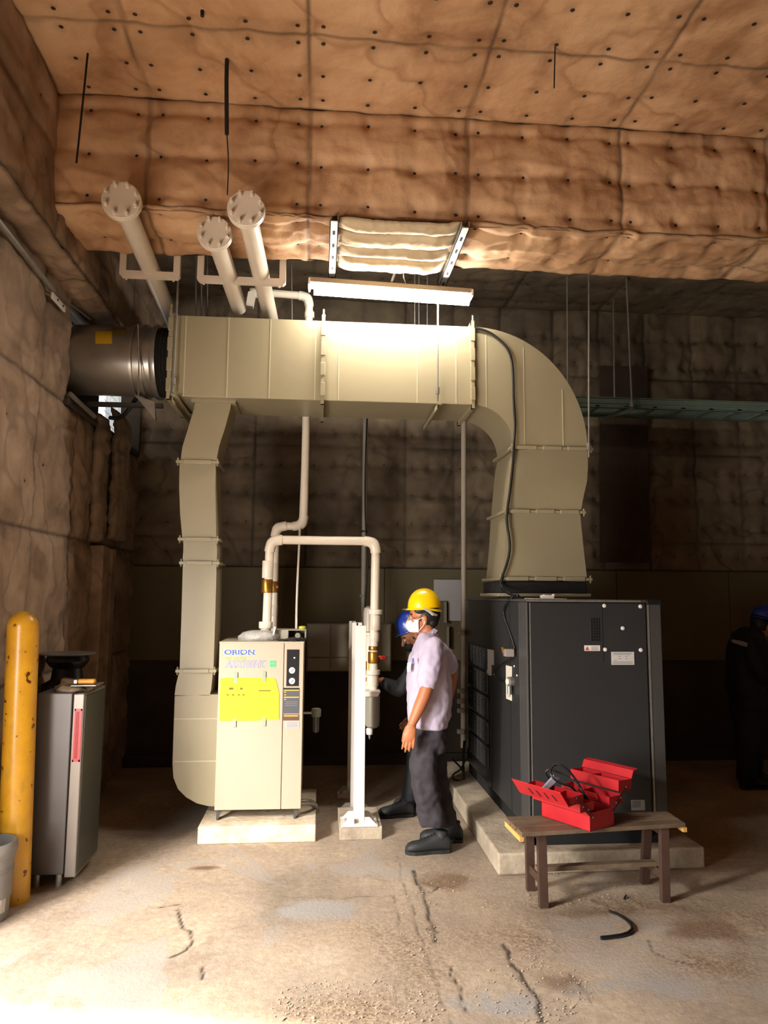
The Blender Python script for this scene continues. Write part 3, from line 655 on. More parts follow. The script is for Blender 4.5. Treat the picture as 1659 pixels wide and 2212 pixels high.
for i, px in enumerate((423, 435, 448)):
    rod(px, 600, px, 684, 5.95, .005, ['leftmost', 'middle', 'rightmost'][i]+' of three close rods behind the flanged pipes above the duct', zt=4.7, nut=False)
for i, px in enumerate((896, 905, 923)):
    rod(px, 600, px, 706, 5.95, .004, ['leftmost', 'middle', 'rightmost'][i]+' of three close rods behind the tube lamp above the duct', zt=4.7, nut=False)
# angle-iron trapezes that carry the duct
def trap(px, py0, px1, py1, label):
    a = aZ(px, py0, ZB-.02); b = aZ(px1, py1, ZB-.02); s = B()
    a = Vector((a.x, 5.22, ZB-.02)); b = Vector((a.x, 5.92, ZB-.02))
    s.box((a.x-.02, a.y, a.z-.006), (a.x+.02, b.y, a.z)); s.box((a.x-.02, a.y, a.z-.045), (a.x-.014, b.y, a.z))
    tag(center_top(s.obj('support_angle', M_duct)), label, 'bracket', 'angle brackets under the duct')
trap(945, 878, 930, 920, 'angle bracket under the duct just right of its middle'); trap(374, 850, 410, 895, 'angle bracket under the left end of the duct')

# ================================================================= TUBE LAMP
LY = 5.12
lamp = empty('tube_lamp', (0.48, LY, 3.75), 'bright fluorescent tube lamp hanging above the big duct', 'lamp')
la, lb = aY(666, 622, LY), aY(1018, 647, LY-.0)
dv = (lb-la); dv.normalize(); 
def lampobj(lo, hi, name, m, bev=0, sm=False):
    s = B(); Lx = (lb-la).length; Mx = Matrix.Translation(la) @ dv.to_track_quat('X', 'Z').to_matrix().to_4x4()
    s.box((lo[0]*Lx, lo[1], lo[2]), (hi[0]*Lx, hi[1], hi[2]), bev, Mx); return s.obj(name, m, lamp)
lampobj((0, -.07, .02), (1, .07, .058), 'housing', mat('lamp_housing', 'a08a70', .5), .006)
lampobj((0, -.075, -.0), (.012, .075, .045), 'end_cap', M_white); lampobj((.988, -.075, -.0), (1, .075, .045), 'end_cap', M_white)
s = B(); Lx = (lb-la)
s.cyl(la+Lx*.035+Vector((0, 0, -.02)), la+Lx*.985+Vector((0, 0, -.02)), .028, n=18)
s.obj('tube', mat('lamp_tube', 'ffffff', .5, emis='fffaf0', est=125), lamp, smooth=True)
# two slotted channels bolted under the beam, and the bright cloth draped between
for i, (x, w_) in enumerate(((.055, .052), (.872, .052))):
    s = B(); y0, y1 = 4.27, 5.17; z = 3.925
    s.box((x-w_/2, y0, z), (x+w_/2, y1, z+.006)); s.box((x-w_/2, y0, z), (x-w_/2+.005, y1, z+.045)); s.box((x+w_/2-.005, y0, z), (x+w_/2, y1, z+.045))
    o = empty('steel_channel', (x, 4.7, z), ('left' if i == 0 else 'right')+' of two bare steel channels holding the tube lamp under the beam', 'channel', 'steel channels above the lamp')
    s.obj('channel', M_galv, o)
    s = B()
    for k in range(5): s.box((x-.008, y0+.12+k*.17, z-.001), (x+.008, y0+.17+k*.17, z+.001), .0)
    s.obj('slot', M_dark, o)
    s = B(); s.cyl((x, 5.13, 3.85), (x, 5.13, 3.97), .006, n=8); s.obj('bolt', M_galv, o)
o = quilt('draped_cloth', (.09, 4.29, 3.972), (1, 0, 0), (0, 1, 0), .755, .72, [0, .755], [0, .16, .34, .50, .72], M_insl, None, d=.055, wr=.011, seed=44, res=.012, flip=True)
del o['kind']; tag(center_top(o), 'pale wrinkled insulation cloth sagging between the two steel channels', 'cloth')
s = B(); s.tube([aY(868, 533, 4.9), aY(860, 570, 4.95), aY(845, 612, 5.1)], .010, n=8, smooth=2); s.tube([aY(868, 533, 4.9), aY(872, 600, 5.0), aY(878, 616, 5.1)], .004, n=6)
tag(center_top(s.obj('lamp_cord', M_white)), 'pale short cord hanging from the cloth down to the tube lamp', 'cord')

# ================================================================= BLIND FLANGED PIPES
def bpipe(px, py, Y, Rf, rp, pend, label):
    c = aY(px, py, Y); z = c.z; e = aZ(*pend, z)
    o = empty('flanged_pipe', (c.x, (c.y+e.y)/2, z-rp), label, 'pipe', 'blanked pipes over the duct')
    axis = (e-c).normalized()
    s = B(); s.cyl(c+axis*.02, e, rp, n=32); s.obj('pipe', M_pipe, o, smooth=True)
    s = B(); s.lathe([(Rf*.97, -.004), (Rf, 0), (Rf, .016), (Rf*.985, .017), (Rf*.985, .021), (Rf, .022), (Rf, .04), (rp, .045)], c, axis, 40); s.obj('flange', M_pipe, o, smooth=True)
    X_, Y_, D_ = basis(axis)
    for k in range(8):
        a = 2*PI*(k+.5)/8; q = c+X_*(Rf*.80*math.cos(a))+Y_*(Rf*.80*math.sin(a))
        s = B(); s.cyl(q-axis*.022, q+axis*.06, Rf*.115, n=6); s.cyl(q-axis*.042, q-axis*.02, Rf*.075, n=10); s.obj('bolt', M_pipe, o)
    return o, c, axis
bp1 = bpipe(262, 432, 4.10, .112, .062, (378, 705), 'white pipe with a bolted round blank flange, leftmost of three')
bp2 = bpipe(463, 503, 4.35, .106, .060, (516, 664), 'white flanged pipe, lowest and middle of the three, ending short')
bp3 = bpipe(531, 450, 4.10, .110, .060, (585, 690), 'white pipe with a bolted round blank flange, rightmost of three')
def ubr(x0, x1, yt, yb, Y, label):
    a = aY(x0, yb, Y); b = aY(x1, yb+6, Y); wd = .045; zt = 4.02
    o = empty('pipe_bracket', ((a.x+b.x)/2, Y, a.z), label, 'bracket', 'U brackets under the flanged pipes')
    s = B(); ch = .018
    z0 = a.z
    poly = [(a.x, Y, zt), (a.x+wd, Y, zt), (a.x+wd, Y, z0+wd), (b.x-wd, Y, z0+wd), (b.x-wd, Y, zt), (b.x, Y, zt), (b.x, Y, z0+ch), (b.x-ch, Y, z0), (a.x+ch, Y, z0), (a.x, Y, z0+ch)]
    s.prism(poly, (0, .04, 0)); s.obj('frame', M_pipe, o)
    for x in (a.x+.045, b.x-.045): s = B(); s.cyl((x, Y+.02, z0-.015), (x, Y+.02, z0+.01), .008, n=8); s.obj('bolt', M_pipe, o)
ubr(257, 388, 540, 596, 4.96, 'white U bracket under the left flanged pipe'); ubr(425, 617, 548, 607, 4.96, 'wider white U bracket under the two flanged pipes on the right')

# ================================================================= SMALL THINGS ON THE CEILING AND LEFT WALL
def hangcable(pts, r, label):
    s = B(); s.tube(pts, r, n=8, smooth=1); return tag(center_top(s.obj('hanging_cable', M_flex)), label, 'cable', 'old cables dangling from the ceiling')
hangcable([Vector((-.579, 3.95, 4.70)), aY(489, 180, 3.95), aY(490, 290, 3.95)], .012, 'thick black cable end hanging from the torn ceiling cloth')
hangcable([aY(490, 288, 3.951), aY(494, 350, 3.95), aY(491, 421, 3.95)], .0035, 'thin cord continuing below the thick black cable')
hangcable([Vector((-1.36, 3.97, 4.70)), aY(178, 230, 3.95), aY(165, 352, 3.95)], .006, 'slanting dark cable near the left corner of the ceiling')
hangcable([aY(437, -60, 3.6), aY(437, 35, 3.6)], .010, 'stub of dark cable at the top edge above the flanged pipes')
hangcable([aY(1198, -40, 3.7), aY(1200, 60, 3.7), aY(1197, 190, 3.7)], .004, 'thin dark cord hanging from the ceiling right of the lamp')
s = B(); c0 = aX(0, 462, -1.80); c1 = aX(115, 628, -1.80); s.cyl(Vector((-1.80, c0.y-1.2, c0.z)), c1, .018, n=12); s.cyl(c1, aX(195, 690, -1.80), .006, n=8)
tag(center_top(s.obj('conduit', M_galv)), 'grey conduit running along the left wall ledge towards the fan', 'conduit')
s = B(); a = aX(112, 636, -1.79); b = aX(143, 636, -1.79); s.box((-1.80, a.y, a.z-.025), (-1.785, b.y, a.z+.025), .01)
o = empty('conduit_clamp', a, 'pale oval clamp plate at the end of the conduit on the left wall', 'clamp'); s.obj('plate', M_white, o)
s = B(); 
for t in (.35, .75): q = a.lerp(b, t); s.cyl((-1.786, q.y, a.z), (-1.778, q.y, a.z), .008, n=8)
s.obj('screw', M_char2, o)
# ================================================================= DRYER
blk = B(); blk.box((-.775, 5.14, 0), (0.005, 6.06, .112), .008)
tag(center_top(blk.obj('concrete_block', M_concw)), 'low whitewashed concrete block under the beige air dryer', 'block')
dr = empty('air_dryer', (-.39, 5.55, .112), 'upright beige air dryer cabinet with yellow papers taped on its front', 'machine')
DX0, DX1, DF, DB, DZ0, DZ1 = -.685, -.100, 5.25, 6.00, .185, 1.318
dsx = aY(612, 1500, DF).x
s = B(); s.box((DX0+.004, DF+.012, DZ0), (DX1-.004, DB, DZ1-.012), .004); s.obj('body', M_beiged, dr)
s = B(); s.box((DX0, DF, DZ0), (dsx-.002, DF+.02, DZ1-.002), .004); s.obj('front_panel', M_beige, dr)
s = B(); s.box((dsx+.002, DF, DZ0), (DX1, DF+.02, DZ1-.002), .004); ctl = s.obj('control_panel', M_beige, dr)
s = B(); s.box((DX0-.002, DF-.002, DZ1-.012), (DX1+.002, DB, DZ1), .003); s.obj('top_plate', M_beiged, dr)
for x in (DX0+.01, DX1-.05):
    s = B(); s.prism([(x, DF+.03, DZ0), (x+.04, DF+.03, DZ0), (x+.012, DF+.03, .112), (x, DF+.03, .112)], (0, .05, 0)); s.obj('foot', M_char2, dr)
    s = B(); s.box((x, DB-.08, .112), (x+.04, DB-.02, DZ0)); s.obj('foot', M_char2, dr)
def plate(px0, py0, px1, py1, Y, m, name, parent, t=.003, r=.0):
    a = aY(px0, py0, Y); b = aY(px1, py1, Y); s = B(); s.box((a.x, Y-t, b.z), (b.x, Y+.001, a.z), r); return s.obj(name, m, parent)
gp = plate(620, 1403, 645, 1482, DF, M_blackg, 'gauge_panel', dr, .004)
for py in (1448, 1471):
    c = aY(631, py, DF-.004); s = B(); s.cyl(c, c+Vector((0, -.006, 0)), .0215, n=28); s.cyl(c+Vector((0, -.006, 0)), c+Vector((0, -.009, 0)), .019, n=28); g_ = s.obj('gauge', M_white, dr, smooth=True)
    s = B(); s.prism([c+Vector((-.009, -.0095, -.012)), c+Vector((.008, -.0095, .012)), c+Vector((.011, -.0095, .010)), c+Vector((-.006, -.0095, -.013))], (0, -.001, 0)); s.obj('needle', M_black, g_)
c = aY(636, 1421, DF-.004); s = B(); s.cyl(c, c+Vector((0, -.004, 0)), .006, n=12); s.obj('indicator_lamp', M_white, dr)
l1 = plate(612, 1487, 646, 1541, DF, M_lab, 'instruction_label', dr)
for py in (1491, 1506): plate(613, py-1, 646, py+1.2, DF-.003, M_gold, 'label_stripe', l1, .001)
for py in (1495, 1501, 1511): plate(614, py-1, 618, py+1, DF-.003, M_gold, 'label_mark', l1, .001)
for py in (1516, 1520, 1524): plate(616, py-.4, 642, py+.4, DF-.003, M_print, 'label_text', l1, .001)
plate(612, 1486, 646, 1489, DF-.003, M_blackg, 'label_edge', l1, .001)
l2 = plate(611, 1543, 646, 1556, DF, mat('label_brown', '5a3f34', .5), 'warning_strip', dr); plate(613, 1545, 644, 1547.5, DF-.003, M_gold, 'label_stripe', l2, .001)
l3 = plate(617, 1559, 646, 1572, DF, mat('label_pale', 'b9aeb0', .5), 'rating_label', dr)
for py in (1561, 1564, 1567, 1570): plate(619, py-.5, 644, py+.5, DF-.003, M_print, 'label_text', l3, .0008)
# writing
def text(body, px, py, hpx, wpx, Y, m, parent, name='lettering', shear=0, bold=0.0, depth=.0012, yaw=None, offs=0.0, space=1.0):
    cu = bpy.data.curves.new(name, 'FONT'); cu.body = body; cu.shear = shear; cu.offset = bold; cu.extrude = .02; cu.space_character = space
    o = bpy.data.objects.new(name, cu); COL.objects.link(o)
    dg = bpy.context.evaluated_depsgraph_get(); me = bpy.data.meshes.new_from_object(o.evaluated_get(dg)); bpy.data.objects.remove(o)
    co = np.array([v.co[:] for v in me.vertices]); mn = co.min(0); mx = co.max(0)
    a = aY(px, py, Y); b = aY(px+wpx, py+hpx, Y)
    W_, H_ = b.x-a.x, a.z-b.z
    P = org(parent)
    for v in me.vertices:
        u = (v.co.x-mn[0])/(mx[0]-mn[0]); t = (v.co.y-mn[1])/(mx[1]-mn[1]); z = (v.co.z-mn[2])/(mx[2]-mn[2])
        v.co = Vector((a.x+u*W_, Y-.0005-offs-z*depth, b.z+t*H_))-P
    me.materials.append(m); o = bpy.data.objects.new(name, me); COL.objects.link(o); o.parent = parent; return o
# the white halo and the blue serif name
text('ORION', 483, 1402.6, 13, 67.5, DF, M_logow, dr, 'lettering_halo', bold=.05, depth=.0006)
lg = text('ORION', 484.5, 1403.2, 11.2, 65, DF, M_blue, dr, 'lettering', bold=.022, depth=.001, offs=.0006)
s = B()
for px, w_ in ((499.8, 5), (519.5, 7), (536.0, 4.5), (547.5, 4)):
    for py in (1403.6, 1413.9):
        a = aY(px, py, DF-.0015); b = aY(px+w_, py+1.1, DF-.0015); s.box((a.x, DF-.0022, b.z), (b.x, DF-.0006, a.z))
s.obj('lettering_serifs', M_blue, dr)
text('AIR DRYER', 487, 1419, 6.5, 45, DF, M_green, dr, 'lettering', shear=.15, bold=.01)
text('ARX100HK', 486, 1426.5, 15.5, 90, DF, M_grey, dr, 'lettering_outline', shear=.3, bold=.03, depth=.0006)
text('ARX100HK', 487, 1427.4, 13.8, 88, DF, M_logof, dr, 'lettering', shear=.3, bold=-.004, depth=.0006, offs=.0006)
e = plate(583, 1427, 596, 1441, DF, mat('eco_green', '4fa57a', .5), 'eco_mark', dr, .002); plate(585, 1432.5, 594, 1434, DF-.002, M_green, 'eco_band', e, .001); plate(584, 1441, 595, 1443, DF, mat('eco_orange', 'd9a070', .5), 'eco_mark', dr, .002)
# taped yellow sheets
def sheet(poly, Y, name, m, label):
    s = B(); s.prism([aY(x, y, Y) for x, y in poly], (0, -.0012, 0)); o = s.obj(name, m)
    return tag(center_top(o), label, 'paper')
y1_ = sheet([(476, 1466), (540, 1464), (540, 1557), (474, 1557)], DF-.006, 'yellow_sheet', M_yel, 'yellow notice with symbols taped on the left of the dryer front')
y2_ = sheet([(481, 1464), (589, 1463.5), (594, 1466), (597, 1473), (603, 1498), (603, 1553), (600, 1555), (538, 1557), (536, 1500)], DF-.0035, 'yellow_sheet', M_yel, 'yellow notice with printed lines taped on the right of the dryer front')
for ob in (y1_, y2_): ob['group'] = 'yellow notices on the dryer'
def lines(par, Y, L, m):
    s = B()
    for (x0, x1, y, h) in L: a = aY(x0, y-h/2, Y); b = aY(x1, y+h/2, Y); s.box((a.x, Y-.0008, b.z), (b.x, Y, a.z))
    s.obj('print', m, par)
lines(y1_, DF-.0072, [(495, 504, 1487.5, 4.5), (519, 524, 1487.5, 4.5), (490, 494, 1501, 3), (501, 506, 1501, 3), (514, 518, 1501, 3), (524, 528, 1501, 3)], M_yeld)
lines(y1_, DF-.0072, [(492, 522, 1470.5, 1.6), (484, 512, 1494.5, .8), (498, 516, 1509.5, 1), (483, 533, 1476, .6)], M_yelm)
lines(y2_, DF-.0047, [(559, 585, 1492, 2)], M_yeld)
lines(y2_, DF-.0047, [(568, 576, 1478, 1), (567, 578, 1484.5, 1), (571, 590, 1502, 1), (550, 595, 1510, .7), (550, 598, 1516, .7), (548, 592, 1522, .7), (549, 580, 1532, 1.2), (545, 598, 1537.5, 1.2), (549, 554, 1543, 1)], M_yelm)
tp = [(506, 1452, 513, 1475), (568, 1450, 574, 1473), (503, 1552, 510, 1570), (568, 1550, 574, 1568)]
for i, (x0, y0, x1, y1) in enumerate(tp):
    a = aY(x0, y0, DF); b = aY(x1, y1, DF); s = B(); s.box((a.x, DF-.009, b.z), (b.x, DF-.0075 if i != 1 else DF-.0075, a.z))
    tag(center_top(s.obj('tape_strip', M_tape)), ['upper left', 'upper right', 'lower left', 'lower right'][i]+' tape strip holding the yellow notices', 'tape', 'tape strips on the dryer')
# small junk on top: wrapped valve block, open box, black hose, yellow cap
s = B(); c = aY(560, 1378, 5.42); rs_ = []
for i, (t, rx, ry) in enumerate(((0, .14, .10), (.03, .15, .11), (.055, .12, .09), (.07, .06, .05))):
    rg = []
    for k in range(22):
        a = 2*PI*k/22; f = 1+.12*math.sin(k*2.7+i)+.16*random.uniform(-1, 1); rg.append(s.bm.verts.new((c.x+rx*f*math.cos(a), 5.45+ry*f*math.sin(a), DZ1+t)))
    rs_.append(rg)
s.skin(rs_, True); tag(center_top(s.obj('plastic_wrap', M_glassw, smooth='all')), 'crumpled clear plastic wrap around the pipe foot on the dryer', 'plastic')
tb_ = empty('terminal_box', (aY(620, 1380, 5.5).x, 5.5, DZ1), 'open pale grey terminal box on top of the dryer right side', 'box')
a = aY(596, 1360, 5.42); b = aY(661, 1382, 5.42); mx_ = aY(623, 1370, 5.42).x
s = B(); s.box((a.x, 5.42, DZ1), (mx_, 5.62, a.z), .003); s.obj('case', M_panel, tb_)
s = B(); s.box((mx_, 5.61, DZ1), (b.x, 5.62, a.z)); s.box((b.x-.01, 5.42, DZ1), (b.x, 5.62, a.z-.01)); s.box((mx_, 5.42, a.z-.006), (b.x, 5.62, a.z)); s.obj('shell', M_panel, tb_)
s = B(); s.cyl(aY(643, 1373, 5.48), aY(643, 1373, 5.56), .02, n=16); s.box((mx_+.02, 5.5, DZ1), (b.x-.03, 5.58, DZ1+.02)); s.obj('terminal', M_panel, tb_)
s = B(); s.prism([aY(587, 1382, 5.36), aY(590, 1380, 5.36), aY(596, 1355, 5.36), (aY(592, 1353, 5.36))], (0, .1, 0)); tag(center_top(s.obj('bent_plate', M_white)), 'white bent metal plate leaning beside the pipe foot on the dryer', 'plate')
s = B(); s.tube([(aY(612, 1385, 5.33)), aY(630, 1379, 5.31), aY(645, 1382, 5.31), aY(661, 1381, 5.33)], .011, n=8, smooth=2); s.tube([aY(600, 1384, 5.34), aY(615, 1381, 5.30), aY(640, 1384, 5.29)], .006, n=8, smooth=2)
o = tag(center_top(s.obj('black_hose', M_black)), 'short black hose lying on the front edge of the dryer top', 'hose')
s = B(); c = aY(653, 1359, 5.5); s.lathe([(.026, 0), (.028, .01), (.026, .02), (.014, .024)], Vector((c.x, 5.5, a.z)), n=20); s.obj('cap', mat('cap_yellow', 'b5b03a', .5), tb_, smooth=True)
# drain filter and drain fitting at the dryer's right side
df = empty('drain_filter', aY(683, 1590, 5.5), 'small grey drain filter on the right side of the dryer', 'filter')
c = aY(683, 1540, 5.5); s = B(); s.lathe([(.02, -.03), (.034, -.025), (.036, .02), (.03, .032), (.01, .036)], c, n=20); s.obj('head', mat('filter_grey', '6f7568', .5), df, smooth=True)
s = B(); s.lathe([(.012, -.14), (.022, -.13), (.024, -.03)], c, n=16); s.obj('bowl', mat('bowl_grey', '4a4d48', .3), df, smooth=True)
s = B(); s.cyl(c, (DX1-.002, 5.5, c.z), .008, n=8); s.obj('nipple', M_galv, df)
df2 = B(); q0 = aY(655, 1733, 5.4); df2.tube([Vector((DX1-.01, 5.4, q0.z)), aY(668, 1732, 5.42), aY(680, 1738, 5.5), aY(684, 1752, 5.55)], .022, n=12, smooth=2); 
tag(center_top(df2.obj('drain_elbow', M_steel, smooth='all')), 'grey drain elbow hose low beside the dryer foot', 'pipe')

# ================================================================= PVC AIR PIPES
def pvc(name, pts, r, label, fittings=(), m=M_pvc, elbows=(), cat='pipe', group=None):
    """pts are world points; straight runs with swept elbows and sockets"""
    o = empty(name, min(pts, key=lambda p: p.z), label, cat, group)
    s = B(); P = []; R_ = r*1.6
    for i, p in enumerate(pts):
        if 0 < i < len(pts)-1:
            a = (pts[i-1]-p).normalized(); b = (pts[i+1]-p).normalized()
            k0 = p+a*R_; k1 = p+b*R_
            for t in np.linspace(0, 1, 8): P.append(k0*(1-t)**2+p*2*t*(1-t)+k1*t*t)
        else: P.append(p)
    s.tube(P, r, n=20); s.obj('pipe', m, o, smooth=True)
    for i, p in enumerate(pts[1:-1]):
        a = (pts[i]-p).normalized(); b = (pts[i+2]-p).normalized(); k0 = p+a*R_*1.7; k1 = p+b*R_*1.7; s = B(); Q = []
        for t in np.linspace(0, 1, 10): Q.append(k0*(1-t)**2+p*2*t*(1-t)+k1*t*t)
        s.tube(Q, r*1.2, n=20); s.obj('elbow', m, o, smooth=True)
    for (p, ax, L, rr, nm, mm) in fittings:
        s = B(); s.lathe([(rr*.94, -L/2), (rr, -L/2+.004), (rr, L/2-.004), (rr*.94, L/2)], p, ax, 20); s.obj(nm, mm, o, smooth=True)
    return o
R1 = .033
YP = 5.55
P_ = [aY(575, 1372, YP), aY(581, 1166, YP), aY(812, 1168, YP), aY(806, 1492, YP)]
P_[0] = Vector((P_[0].x, YP, DZ1)); P_[1].x = P_[0].x+.012; P_[2].z = P_[1].z; 
V_ = Vector((0, 0, 1))
o = pvc('air_pipe', P_, R1, 'near white plastic pipe looping from the dryer top across to the filter', [
    (aY(578, 1230, YP), V_, .13, R1*1.22, 'socket', M_pvc), (aY(577, 1266, YP), V_, .10, R1*1.3, 'brass_union', M_brass),
    (aY(574, 1350, YP), V_, .05, R1*1.55, 'union_nut', M_pvc), (aY(574, 1362, YP), V_, .06, R1*1.15, 'socket', M_pvc),
    (aY(811, 1322, YP), V_, .035, R1*1.6, 'union_nut', M_pvc), (aY(811, 1345, YP), V_, .11, R1*1.2, 'socket', M_pvc), (aY(809, 1375, YP), V_, .07, R1*1.12, 'socket', M_pvc),
    (aY(807, 1400, YP), V_, .03, R1*1.18, 'brass_nut', M_brass), (aY(807, 1420, YP), V_, .085, R1*1.3, 'brass_valve', M_brass),
    (aY(806, 1452, YP), V_, .035, R1*1.6, 'union_nut', M_pvc), (aY(805, 1470, YP), V_, .08, R1*1.35, 'socket', M_pvc)])
s = B(); a = aY(812, 1418, YP); b = aY(822, 1418, YP-.02); s.cyl(a, b, .006, n=8); s.obj('valve_stem', M_galv, o)
s = B(); s.box((b.x-.004, b.y-.015, b.z-.022), (b.x+.028, b.y+.015, b.z+.004), .006); s.ell((b.x+.03, b.y, b.z-.014), (.016, .014, .014)); s.obj('valve_handle', M_red, o, smooth=True)
YQ = 5.92
Q_ = [aY(590, 1362, YQ), aY(590, 1136, YQ), aY(656, 1136, YQ), aY(668, 640, YQ), aY(545, 632, YQ)]
Q_[0] = Vector((Q_[0].x, YQ, DZ1)); Q_[1].x = Q_[0].x; Q_[2].z = Q_[1].z; Q_[3].x = Q_[2].x+.01; Q_[4].z = Q_[3].z+.02
o = pvc('air_pipe', Q_, .032, 'far white plastic pipe rising from the dryer and on behind the duct', [
    (aY(591, 1235, YQ), V_, .14, .039, 'socket', M_pvc), (aY(591, 1268, YQ), V_, .09, .041, 'brass_valve', M_brass), (aY(590, 1318, YQ), V_, .09, .038, 'socket', M_pvc),
    (aY(668, 680, YQ), V_, .05, .042, 'socket', M_pvc), (aY(552, 633, YQ), Vector((1, 0, 0)), .09, .042, 'socket', M_pvc)])
s = B(); a = aY(594, 1266, YQ-.03); b = aY(599, 1268, YQ-.05); s.cyl(a, b, .007, n=8); s.ell(b, (.012, .01, .012)); s.obj('valve_handle', mat('copper_red', 'a85a3c', .4, .5), o, smooth=True)
s = B(); s.prism([aY(536, 630, 5.82), aY(553, 625, 5.82), aY(546, 662, 5.82), aY(531, 660, 5.82)], (0, .06, 0)); s.obj('saddle', M_pvc, o)
# thin instrument line from the duct down to the dryer
s = B(); s.tube([aY(657, 905, 6.1), aY(648, 1140, 5.9), aY(641, 1290, 5.75), aY(640, 1362, 5.6), aY(639, 1372, 5.55)], .009, n=8, smooth=2); tag(center_top(s.obj('thin_conduit', M_white)), 'thin white line dropping from the duct to the dryer terminal box', 'conduit')
# grey conduit with black cable and pipe to the right of it
cdt = empty('conduit', aY(786, 1345, 6.8), 'grey conduit behind the pipe loop with a black cable tied to it', 'conduit')
a, b = aY(790, 895, 6.8), aY(785, 1300, 6.8); s = B(); s.cyl(b, Vector((a.x, 6.8, 3.9)), .024, n=14); s.cyl(Vector((b.x, b.y, 0)), b, .02, n=14); s.obj('pipe', mat('conduit_grey', 'a39a8c', .45), cdt, smooth=True)
s = B(); s.lathe([(.034, -.012), (.034, .012)], aY(785, 1287, 6.8), n=16); s.obj('coupling', M_panel, cdt)
s = B(); s.tube([aY(793, 895, 6.74), aY(789, 1000, 6.74), aY(788, 1100, 6.74), aY(792, 1180, 6.74), aY(795, 1230, 6.74), aY(789, 1290, 6.74), aY(787, 1345, 6.74)], .007, n=8, smooth=2); s.obj('cable', M_black, cdt)
s = B(); s.lathe([(.03, -.008), (.03, .008)], aY(787, 1148, 6.8), n=16); s.obj('cable_tie', M_black, cdt)
gp_ = empty('wall_pipe', aY(1003, 1620, 6.6), 'straight grey pipe dropping from the duct to behind the compressor', 'pipe')
a, b = aY(1003, 900, 6.55), aY(1001, 1615, 6.55); s = B(); s.cyl(b, Vector((a.x, 6.55, 4.0)), .025, n=14); s.obj('pipe', mat('pipe_grey', 'a89c8c', .45), gp_, smooth=True)
for py in (1367, 1492, 1515, 1535, 1580):
    c = aY(996, py, 6.52); s = B(); s.box((c.x-.035, 6.50, c.z-.02), (c.x+.03, 6.54, c.z+.02), .008); s.obj('clamp', M_panel, gp_)
# wall papers by that pipe
for i, (x0, y0, x1, y1, lb_) in enumerate(((937, 1252, 997, 1298, 'wider grey paper notice on the back wall above the yellow helmet'), (968, 1298, 996, 1341, 'small grey paper notice just below the wider one on the back wall'))):
    a = aY(x0, y0, 7.36); b = aY(x1, y1, 7.36); s = B(); s.box((a.x, 7.355, b.z), (b.x, 7.36, a.z)); tag(center_top(s.obj('wall_notice', M_paper)), lb_, 'paper', 'notices on the back wall')
s = B(); a = aY(960, 1300, 7.3); b = aY(965, 1345, 7.3); s.box((a.x, 7.3, b.z), (b.x, 7.36, a.z)); a = aY(966, 1353, 7.3); b = aY(969, 1400, 7.3); s.box((a.x, 7.3, b.z), (b.x+.005, 7.36, a.z)); tag(center_top(s.obj('switch_strip', M_panel)), 'narrow grey strip below the notices on the back wall', 'switch')

# ================================================================= WHITE POSTS
def post(px, pt, pb, Y, w_, label, z0, grp, basew):
    a = aY(px, pt, Y); b = aY(px, pb, Y)
    o = empty('steel_post', (a.x, Y, z0), label, 'post', grp)
    s = B(); x = a.x; f = .012; D = .07
    s.box((x-w_/2, Y, z0), (x+w_/2, Y+f, a.z), .002); s.box((x-w_/2, Y+D-f, z0), (x+w_/2, Y+D, a.z), .002); s.box((x-.006, Y, z0), (x+.006, Y+D, a.z))
    s.obj('column', M_white, o)
    s = B(); s.box((x-basew, Y-.07, z0), (x+basew, Y+D+.07, z0+.01), .002); s.obj('base_plate', M_white, o)
    for sx in (-1, 1):
        for yy in (Y-.045, Y+D+.035):
            s = B(); s.prism([(x+sx*w_/2, yy, z0+.01), (x+sx*basew*.92, yy, z0+.01), (x+sx*basew*.55, yy, z0+.055), (x+sx*w_/2, yy, z0+.055)], (0, .01, 0)); s.obj('gusset', M_white, o)
        s = B(); s.cyl((x+sx*basew*.75, Y-.02, z0), (x+sx*basew*.75, Y-.02, z0+.045), .006, n=8); s.obj('anchor_bolt', M_galv, o)
    return o
g_ = 'white steel posts by the filter'
s = B(); s.box((.165, 5.16, 0), (.455, 5.62, .088), .006); tag(center_top(s.obj('concrete_block', M_conc)), 'small grey concrete block under the brightest white post', 'block')
post(780, 1352, 1785, 5.22, .072, 'brightly lit white steel post in front, on the small block', .088, g_, .125)
post(772, 1345, 1755, 5.75, .075, 'shaded second steel post just behind the bright one', 0, g_, .13)
post(762, 1342, 1735, 6.25, .055, 'dim third steel post furthest back, partly hidden on the left', 0, g_, .11)
# ================================================================= FILTER
fl = empty('line_filter', aY(803, 1600, 5.5), 'grey cylinder air filter hanging under the pipe beside the white post', 'filter')
c = aY(805, 1497, 5.5); s = B(); s.prism([(c.x-.07, 5.43, c.z+.02), (c.x+.055, 5.43, c.z+.02), (c.x+.035, 5.43, c.z-.018), (c.x-.07, 5.43, c.z-.018)], (0, .14, 0)); s.obj('head', M_white, fl, bevel=.004)
s = B(); s.lathe([(.03, -.25), (.05, -.235), (.054, -.2), (.054, -.02)], c, n=28); s.obj('bowl', mat('filter_bowl', '8a8678', .35), fl, smooth=True)
s = B(); c2 = c+Vector((-.02, 0, -.25)); s.lathe([(.016, -.05), (.024, -.045), (.026, -.01), (.02, 0)], c2, n=18); s.obj('drain_cap', M_white, fl, smooth=True)
s = B(); s.lathe([(.001, -.085), (.008, -.07), (.009, -.05)], c2, n=12); s.obj('drain_tip', M_galv, fl, smooth=True)
s = B(); cc = aY(798, 1330, 5.78); s.lathe([(.035, -.13), (.047, -.12), (.047, .03), (.04, .06), (.02, .075)], cc, n=24)
